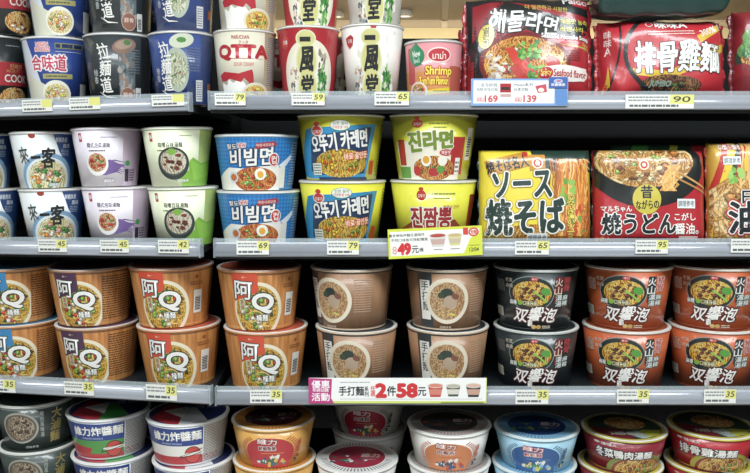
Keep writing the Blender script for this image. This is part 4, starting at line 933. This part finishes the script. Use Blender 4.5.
TAGS = [ # frame, row, x0, x1, y0, y1, price, what stands above it
 (FL, 0, 22, 52, 99.5, 111.5, '', 'below the blue and white tall cup'), (FL, 0, 69, 100, 97.5, 109.5, '', 'between the blue-white and the dark grey tall cups'), (FL, 0, 151.5, 184, 94.5, 106, '', 'below the blue brush-lettered tall cup'),
 (FR, 0, 214.7, 245.5, 93, 105.3, '79', 'reading 79 below the cream and red tall cup'), (FR, 0, 291.5, 324.6, 93, 105.3, '59', 'reading 59 below the red tall cup'), (FR, 0, 374.5, 409, 92, 105.3, '65', 'below the white tall cup'), (FR, 0, 625.5, 694, 94.6, 108.5, '90', 'wide, reading 90 below the bright red bag'),
 (FL, 1, 38, 66.5, 239.5, 252, '45', 'below the white and blue bowls'), (FL, 1, 100, 128.5, 240, 252.5, '45', 'below the pale pink bowls'), (FL, 1, 158, 188.6, 240, 253.2, '42', 'below the pale green bowls'),
 (FR, 1, 236.5, 269, 241, 254.6, '69', 'reading 69 below the bright blue bowls'), (FR, 1, 327, 359, 241, 254.6, '79', 'reading 79 below the yellow and navy bowls'), (FR, 1, 515, 549, 241, 254.6, '65', 'below the yellow square packet'), (FR, 1, 635.5, 668, 240, 253.6, '95', 'reading 95 below the red square packet'), (FR, 1, 731, 764, 239, 252.6, '85', 'at the right edge of the second shelf'),
 (FL, 2, -16, 15, 379.5, 392, '35', 'at the left edge of the third shelf'), (FL, 2, 64, 93.5, 382, 395, '35', 'below the purple banded bowls'), (FL, 2, 146, 176.5, 385, 400, '35', 'below the red banded bowls of the left unit'),
 (FR, 2, 250, 282, 390, 403.2, '35', 'reading 35 at the left end of the right unit'), (FR, 2, 515.5, 548.5, 390, 404, '35', 'below the black bowls'), (FR, 2, 617, 649, 389.6, 403.4, '35', 'reading 35 below the middle orange bowls'), (FR, 2, 704, 736, 389.6, 403.4, '35', 'reading 35 below the orange bowls at the right edge')]
for n, (fr, row, a, b, c, d, pr, w) in enumerate(TAGS):
    card('price_tag', fr, row, a, b, c, d, art_tag(pr, n), f'price tag {w}, {names[row]} shelf', 'price tags on the rails')

def mini_bowl(A, f, v, w, h, c1, c2, top):
    A.poly([(f - w/2, v + h*.32), (f + w/2, v + h*.32), (f + w*.34, v - h*.5), (f - w*.34, v - h*.5)], c1); A.poly([(f - w*.45, v + h*.06), (f + w*.45, v + h*.06), (f + w*.36, v - h*.34), (f - w*.36, v - h*.34)], c2); A.ell(f, v + h*.32, w*1.04, h*.36, '#d8d0c4'); A.ell(f, v + h*.32, w*.9, h*.26, top)
def sign_58(A):
    q = pt(397.7, 403.3, 89, 25.3)
    A.rect(-1, 0, 1, 1, '#d3de6a'); A.rect(-1, .09, .993, 1, '#f2f1ee'); A.poly([q(308.5, 403.5), q(334, 403.5), q(331, 398), q(332, 379), q(308.5, 378)], '#c2347c')
    A.text('優惠', *q(320.5, 384.5), .20, .31, '#f6eef2', .04); A.text('年終回饋', *q(320.5, 390.3), .18, .12, '#f6eef2', .04); A.text('活動', *q(320.5, 397), .20, .31, '#f6eef2', .04)
    A.lines(*q(340, 383.3), *q(370, 381.3), 1, '#9a9aa0'); A.lines(*q(340, 399.8), *q(482, 398.2), 1, '#c0c0c4'); A.text('手打麵', *q(351.3, 391), .28, .36, '#23282c', .045); A.text('系列', *q(366.5, 391.5), .045, .40, '#23282c', .03, vert=True)
    A.text('任選', *q(372.8, 391), .05, .40, '#d8323a', .03, vert=True, out=('#f6d8d8', .8)); A.text('2', *q(381, 390.5), .11, .50, '#d8262e', .10); A.text('件', *q(391.5, 391), .10, .38, '#23282c', .045); A.text('58', *q(407, 390.5), .22, .50, '#d8262e', .10); A.text('元', *q(422, 391.5), .09, .33, '#23282c', .045)
    mini_bowl(A, *q(435.5, 390), .17, .55, '#c8403a', '#d87a6a', '#e0806a'); mini_bowl(A, *q(453.3, 390), .16, .50, '#3f4a44', '#d8d2c4', '#b8b49c'); mini_bowl(A, *q(473.5, 390), .17, .55, '#2c3234', '#c89a84', '#d8b09c')
    A.rect(*q(441, 403), *q(484, 402), '#8a9a2c')
def sign_49(A):
    q = pt(435.8, 257, 47.2, 29.5)
    A.rect(-1, 0, 1, 1, '#d6de3a'); A.rect(-.955, .09, .94, .91, '#f2f1ea'); A.poly([(.60, .09), (.94, .09), (.94, .75), (.75, .60)], '#d6de3a')
    A.text('量多美味杯麵任選兩件', *q(407.5, 234), .76, .10, '#2f3338', .03); A.text('不同口味皆可搭配購買', *q(410, 238.7), .78, .10, '#2f3338', .03)
    A.text('8', *q(394.8, 248.7), .09, .26, '#e89aa0', .02); A.text('49', *q(404.5, 247.7), .26, .36, '#d8262e', .10); A.text('元', *q(415.5, 248.5), .14, .24, '#23282c', .04); A.text('/碗', *q(421.5, 249), .09, .14, '#23282c', .03)
    mini_bowl(A, *q(438.5, 240), .36, .46, '#d8d4cc', '#c8a49a', '#b8443c'); mini_bowl(A, *q(455.5, 240), .30, .42, '#d8d080', '#c8b89a', '#c8b070'); A.lines(*q(434, 250.3), *q(443, 248.8), 1, '#4a4e52'); A.lines(*q(451, 250.3), *q(460, 248.8), 1, '#4a4e52')
    A.rect(*q(464, 236), *q(469, 229), '#d84038'); A.ell(*q(474.5, 233.5), .22, .30, '#d84038'); A.ell(*q(474.5, 233.5), .16, .2, '#f0e6d8'); A.text('泡麵', *q(474.5, 233.5), .14, .14, '#d84038', .04)
    A.text('12/04', *q(474.5, 251), .20, .13, '#3a4228', .02); A.lines(*q(470, 247.5), *q(480, 246), 1, '#8a9a3c')
def sign_169(A):
    q = pt(519.5, 105.8, 48.5, 27.2)
    A.rect(-1, 0, 1, 1, '#7ea6dc'); A.rect(-.95, .09, .72, .93, '#f2f2f0')
    A.text('八道海鮮麵', *q(486.5, 85), .44, .13, '#5a5e66', .01); A.text('海鮮風味拉麵', *q(487, 89.5), .44, .13, '#5a5e66', .01); A.text('特價', *q(480.5, 99.5), .14, .13, WH, .02, out=('#d8505a', .9)); A.text('169', *q(491.3, 98.7), .26, .24, '#d8404a', .05)
    A.rect(*q(500, 92.5), *q(511, 83.5), '#b8242c'); A.rect(*q(501, 90), *q(510, 87), '#2a2426'); A.rect(*q(500.5, 97), *q(511, 94), '#c8a49c')
    A.text('Myojo系列', *q(523.5, 85), .38, .13, '#5a5e66', .02); A.text('日清泡麵', *q(521, 89.5), .28, .13, '#5a5e66', .01); A.text('特價', *q(518.5, 99.5), .14, .13, WH, .02, out=('#d8505a', .9)); A.text('139', *q(530, 98.7), .26, .24, '#d8404a', .05)
    A.poly([q(535, 86), q(546, 84), q(547, 92), q(538, 93)], '#d0485a'); A.ell(*q(541, 90), .13, .16, '#e8e0d4')
    A.poly([q(556, 102.5), q(555, 90), q(566, 84), q(568, 105), q(556, 105)], '#5a8acc')
def seal_169(A):
    A.ell(0, .5, 1.9, .96, '#3f62b0', n=16); A.ell(0, .62, 1.0, .42, '#a8bce6'); A.ell(.05, .64, .5, .2, '#c86a7a'); A.text('限量優惠', 0, .30, 1.5, .24, WH, .04)
card('promotion_sign', FR, 2, 308.8, 486.6, 378, 403.3, sign_58, 'long white promotion sign with a magenta end reading 58 on the third shelf rail', 'promotion signs', cat='price sign', off=.0108, base='#f2f1ee')
card('promotion_sign', FR, 1, 388.8, 483, 227.5, 257, sign_49, 'tilted yellow-bordered promotion sign with red 49 on the second shelf rail', 'promotion signs', cat='price sign', roll=2.6, off=.0118, base='#d6de3a')
card('promotion_sign', FR, 0, 471, 568, 78.6, 105.8, sign_169, 'blue-bordered promotion sign with 169 and 139 on the top shelf rail', 'promotion signs', cat='price sign', off=.0108, base='#7ea6dc')
_sign = C.objects[-1]; _st = card('sticker', FR, 0, 549, 567.5, 77, 88, seal_169, '', None, cat='', off=.0122, base='#3f62b0')
_mw = _st.matrix_world.copy(); _st.parent = _sign; _st.matrix_parent_inverse = _sign.matrix_world.inverted(); del _st['label'], _st['category']

# ------------------------------------------------------------------ the shop behind: ceiling, far wall, floor
def plain(name, hx, rough=.8):
    m = bpy.data.materials.new(name); m.use_nodes = True; nt = m.node_tree; b = nt.nodes['Principled BSDF']
    n = nt.nodes.new('ShaderNodeTexNoise'); n.inputs['Scale'].default_value = 3; mx = nt.nodes.new('ShaderNodeMix'); mx.data_type = 'RGBA'
    c = lin(hx); mx.inputs[6].default_value = c; mx.inputs[7].default_value = tuple(min(1, v*1.1) for v in c[:3]) + (1,)
    nt.links.new(n.outputs['Fac'], mx.inputs[0]); nt.links.new(mx.outputs[2], b.inputs['Base Color']); b.inputs['Roughness'].default_value = rough
    return m
ZCEIL = 2.80
def slab(name, x0, x1, y0, y1, z0, z1, m): bm = bmesh.new(); box(bm, x0, x1, y0, y1, z0, z1); return struct(link(name, bm, [m]))
slab('floor', -6, 6, -4, 8.2, -.05, 0, plain('floor_tile', '#b8b4ac', .4))
slab('ceiling', -6, 6, -4, 8.2, ZCEIL, ZCEIL + .05, plain('ceiling_board', '#b3a391'))
slab('wall_back', -6, 6, 8.07, 8.17, 0, ZCEIL, plain('wall_paint', '#e9d9a4'))
slab('wall_front', -6, 6, -4.1, -4, 0, ZCEIL, plain('wall_front_paint', '#dcdad2'))
slab('wall_left', -6.1, -6, -4, 8.2, 0, ZCEIL, plain('wall_side_paint', '#dcdad2')); slab('wall_right', 6, 6.1, -4, 8.2, 0, ZCEIL, plain('wall_side_paint', '#dcdad2'))
TR = plain('seam_trim', '#cdbfae')
yt = 7.55
slab('trim_1', -6, 6, yt, yt + .05, ZCEIL - .006, ZCEIL, TR)
def ceil_pt(px, py):
    d = ray(px, py); return CAM + d*((ZCEIL - ZC)/d.z)
_a, _b = ceil_pt(446, -20), ceil_pt(444.5, 27.5)
bm = bmesh.new(); _n = (_b - _a).cross(Vector((0, 0, 1))).normalized()*.03
_v = [bm.verts.new(p + Vector((0, 0, dz))) for dz in (-.006, -.0005) for p in (_a - _n, _a + _n, _b + _n, _b - _n)]
for f in ((0, 1, 2, 3), (7, 6, 5, 4), (0, 4, 5, 1), (1, 5, 6, 2), (2, 6, 7, 3), (3, 7, 4, 0)): bm.faces.new([_v[i] for i in f])
struct(link('trim_2', bm, [TR]))

def emis(name, hx, st):
    m = bpy.data.materials.new(name); m.use_nodes = True; nt = m.node_tree; b = nt.nodes['Principled BSDF']
    b.inputs['Base Color'].default_value = lin(hx); b.inputs['Emission Color'].default_value = lin(hx); b.inputs['Emission Strength'].default_value = st; return m
dl = None
for px, py, w in ((404, 10.5, 'right of the white tall cups'), (335, 11, 'between the red and the white tall cups')):
    p = ceil_pt(px, py)
    if dl is None:
        dl = r = empty('downlight'); bm = bmesh.new(); lathe(bm, [(.060, 0, 0), (.078, -.003, 0), (.080, -.050, 0), (.070, -.056, 0), (.060, -.050, 0), (.060, 0, 0)], 32, 0); link('trim_ring', bm, [mat('#efece4', .4, 0, film=False)], r)
        bm = bmesh.new(); lathe(bm, [(0, -.054, 0), (.059, -.048, 0)], 32, 0); link('lamp', bm, [emis('lamp_glass', '#fff3e0', 1.0)], r)
    else: r = copy_tree(dl)
    r.location = (p.x, p.y, ZCEIL - .001); thing(r, f'round white downlight in the beige ceiling seen {w}', 'ceiling light', 'downlights')

# fluorescent batten lamps over the aisle in front of the shelves
def area(name, loc, rot, sx, sy, power, col):
    l = bpy.data.lights.new(name, 'AREA'); l.shape = 'RECTANGLE'; l.size = sx; l.size_y = sy; l.energy = power; l.color = col
    o = bpy.data.objects.new(name, l); o.location = loc; o.rotation_euler = rot; C.objects.link(o); return o
COOL = (.90, .97, 1.0)
area('aisle_lamp', (.1, .05, ZCEIL - .05), (0, 0, 0), 3.4, .5, 84, COOL)
area('aisle_lamp', (.1, -1.5, ZCEIL - .05), (0, 0, 0), 3.6, .5, 30, COOL)
area('aisle_lamp', (0, -3.0, ZCEIL - .05), (0, 0, 0), 5.0, .5, 16, COOL)
area('wall_fill_light', (.3, 7.5, 2.3), (math.pi/2, 0, 0), 7.0, .2, 34, (1, .93, .78))  # unseen area light added to brighten the cream far wall
area('ceiling_fill_light', (.3, 4.8, 1.8), (math.pi, 0, 0), 3.0, .6, 42, (1, .95, .86))  # added fill hidden behind the shelves, aimed up to lift the beige ceiling
w = bpy.data.worlds.new('world'); SC.world = w; w.use_nodes = True; w.node_tree.nodes['Background'].inputs[0].default_value = (.8, .9, 1, 1); w.node_tree.nodes['Background'].inputs[1].default_value = .3

SC.view_settings.view_transform = 'Standard'; SC.view_settings.look = 'None'; SC.view_settings.gamma = 1; SC.view_settings.exposure = .20
SC.cycles.max_bounces = 8; SC.cycles.transparent_max_bounces = 16; SC.cycles.use_denoising = True
if __name__ == '__main__': print('HEIGHTS', {k: round(v, 4) for k, v in HT.items()})
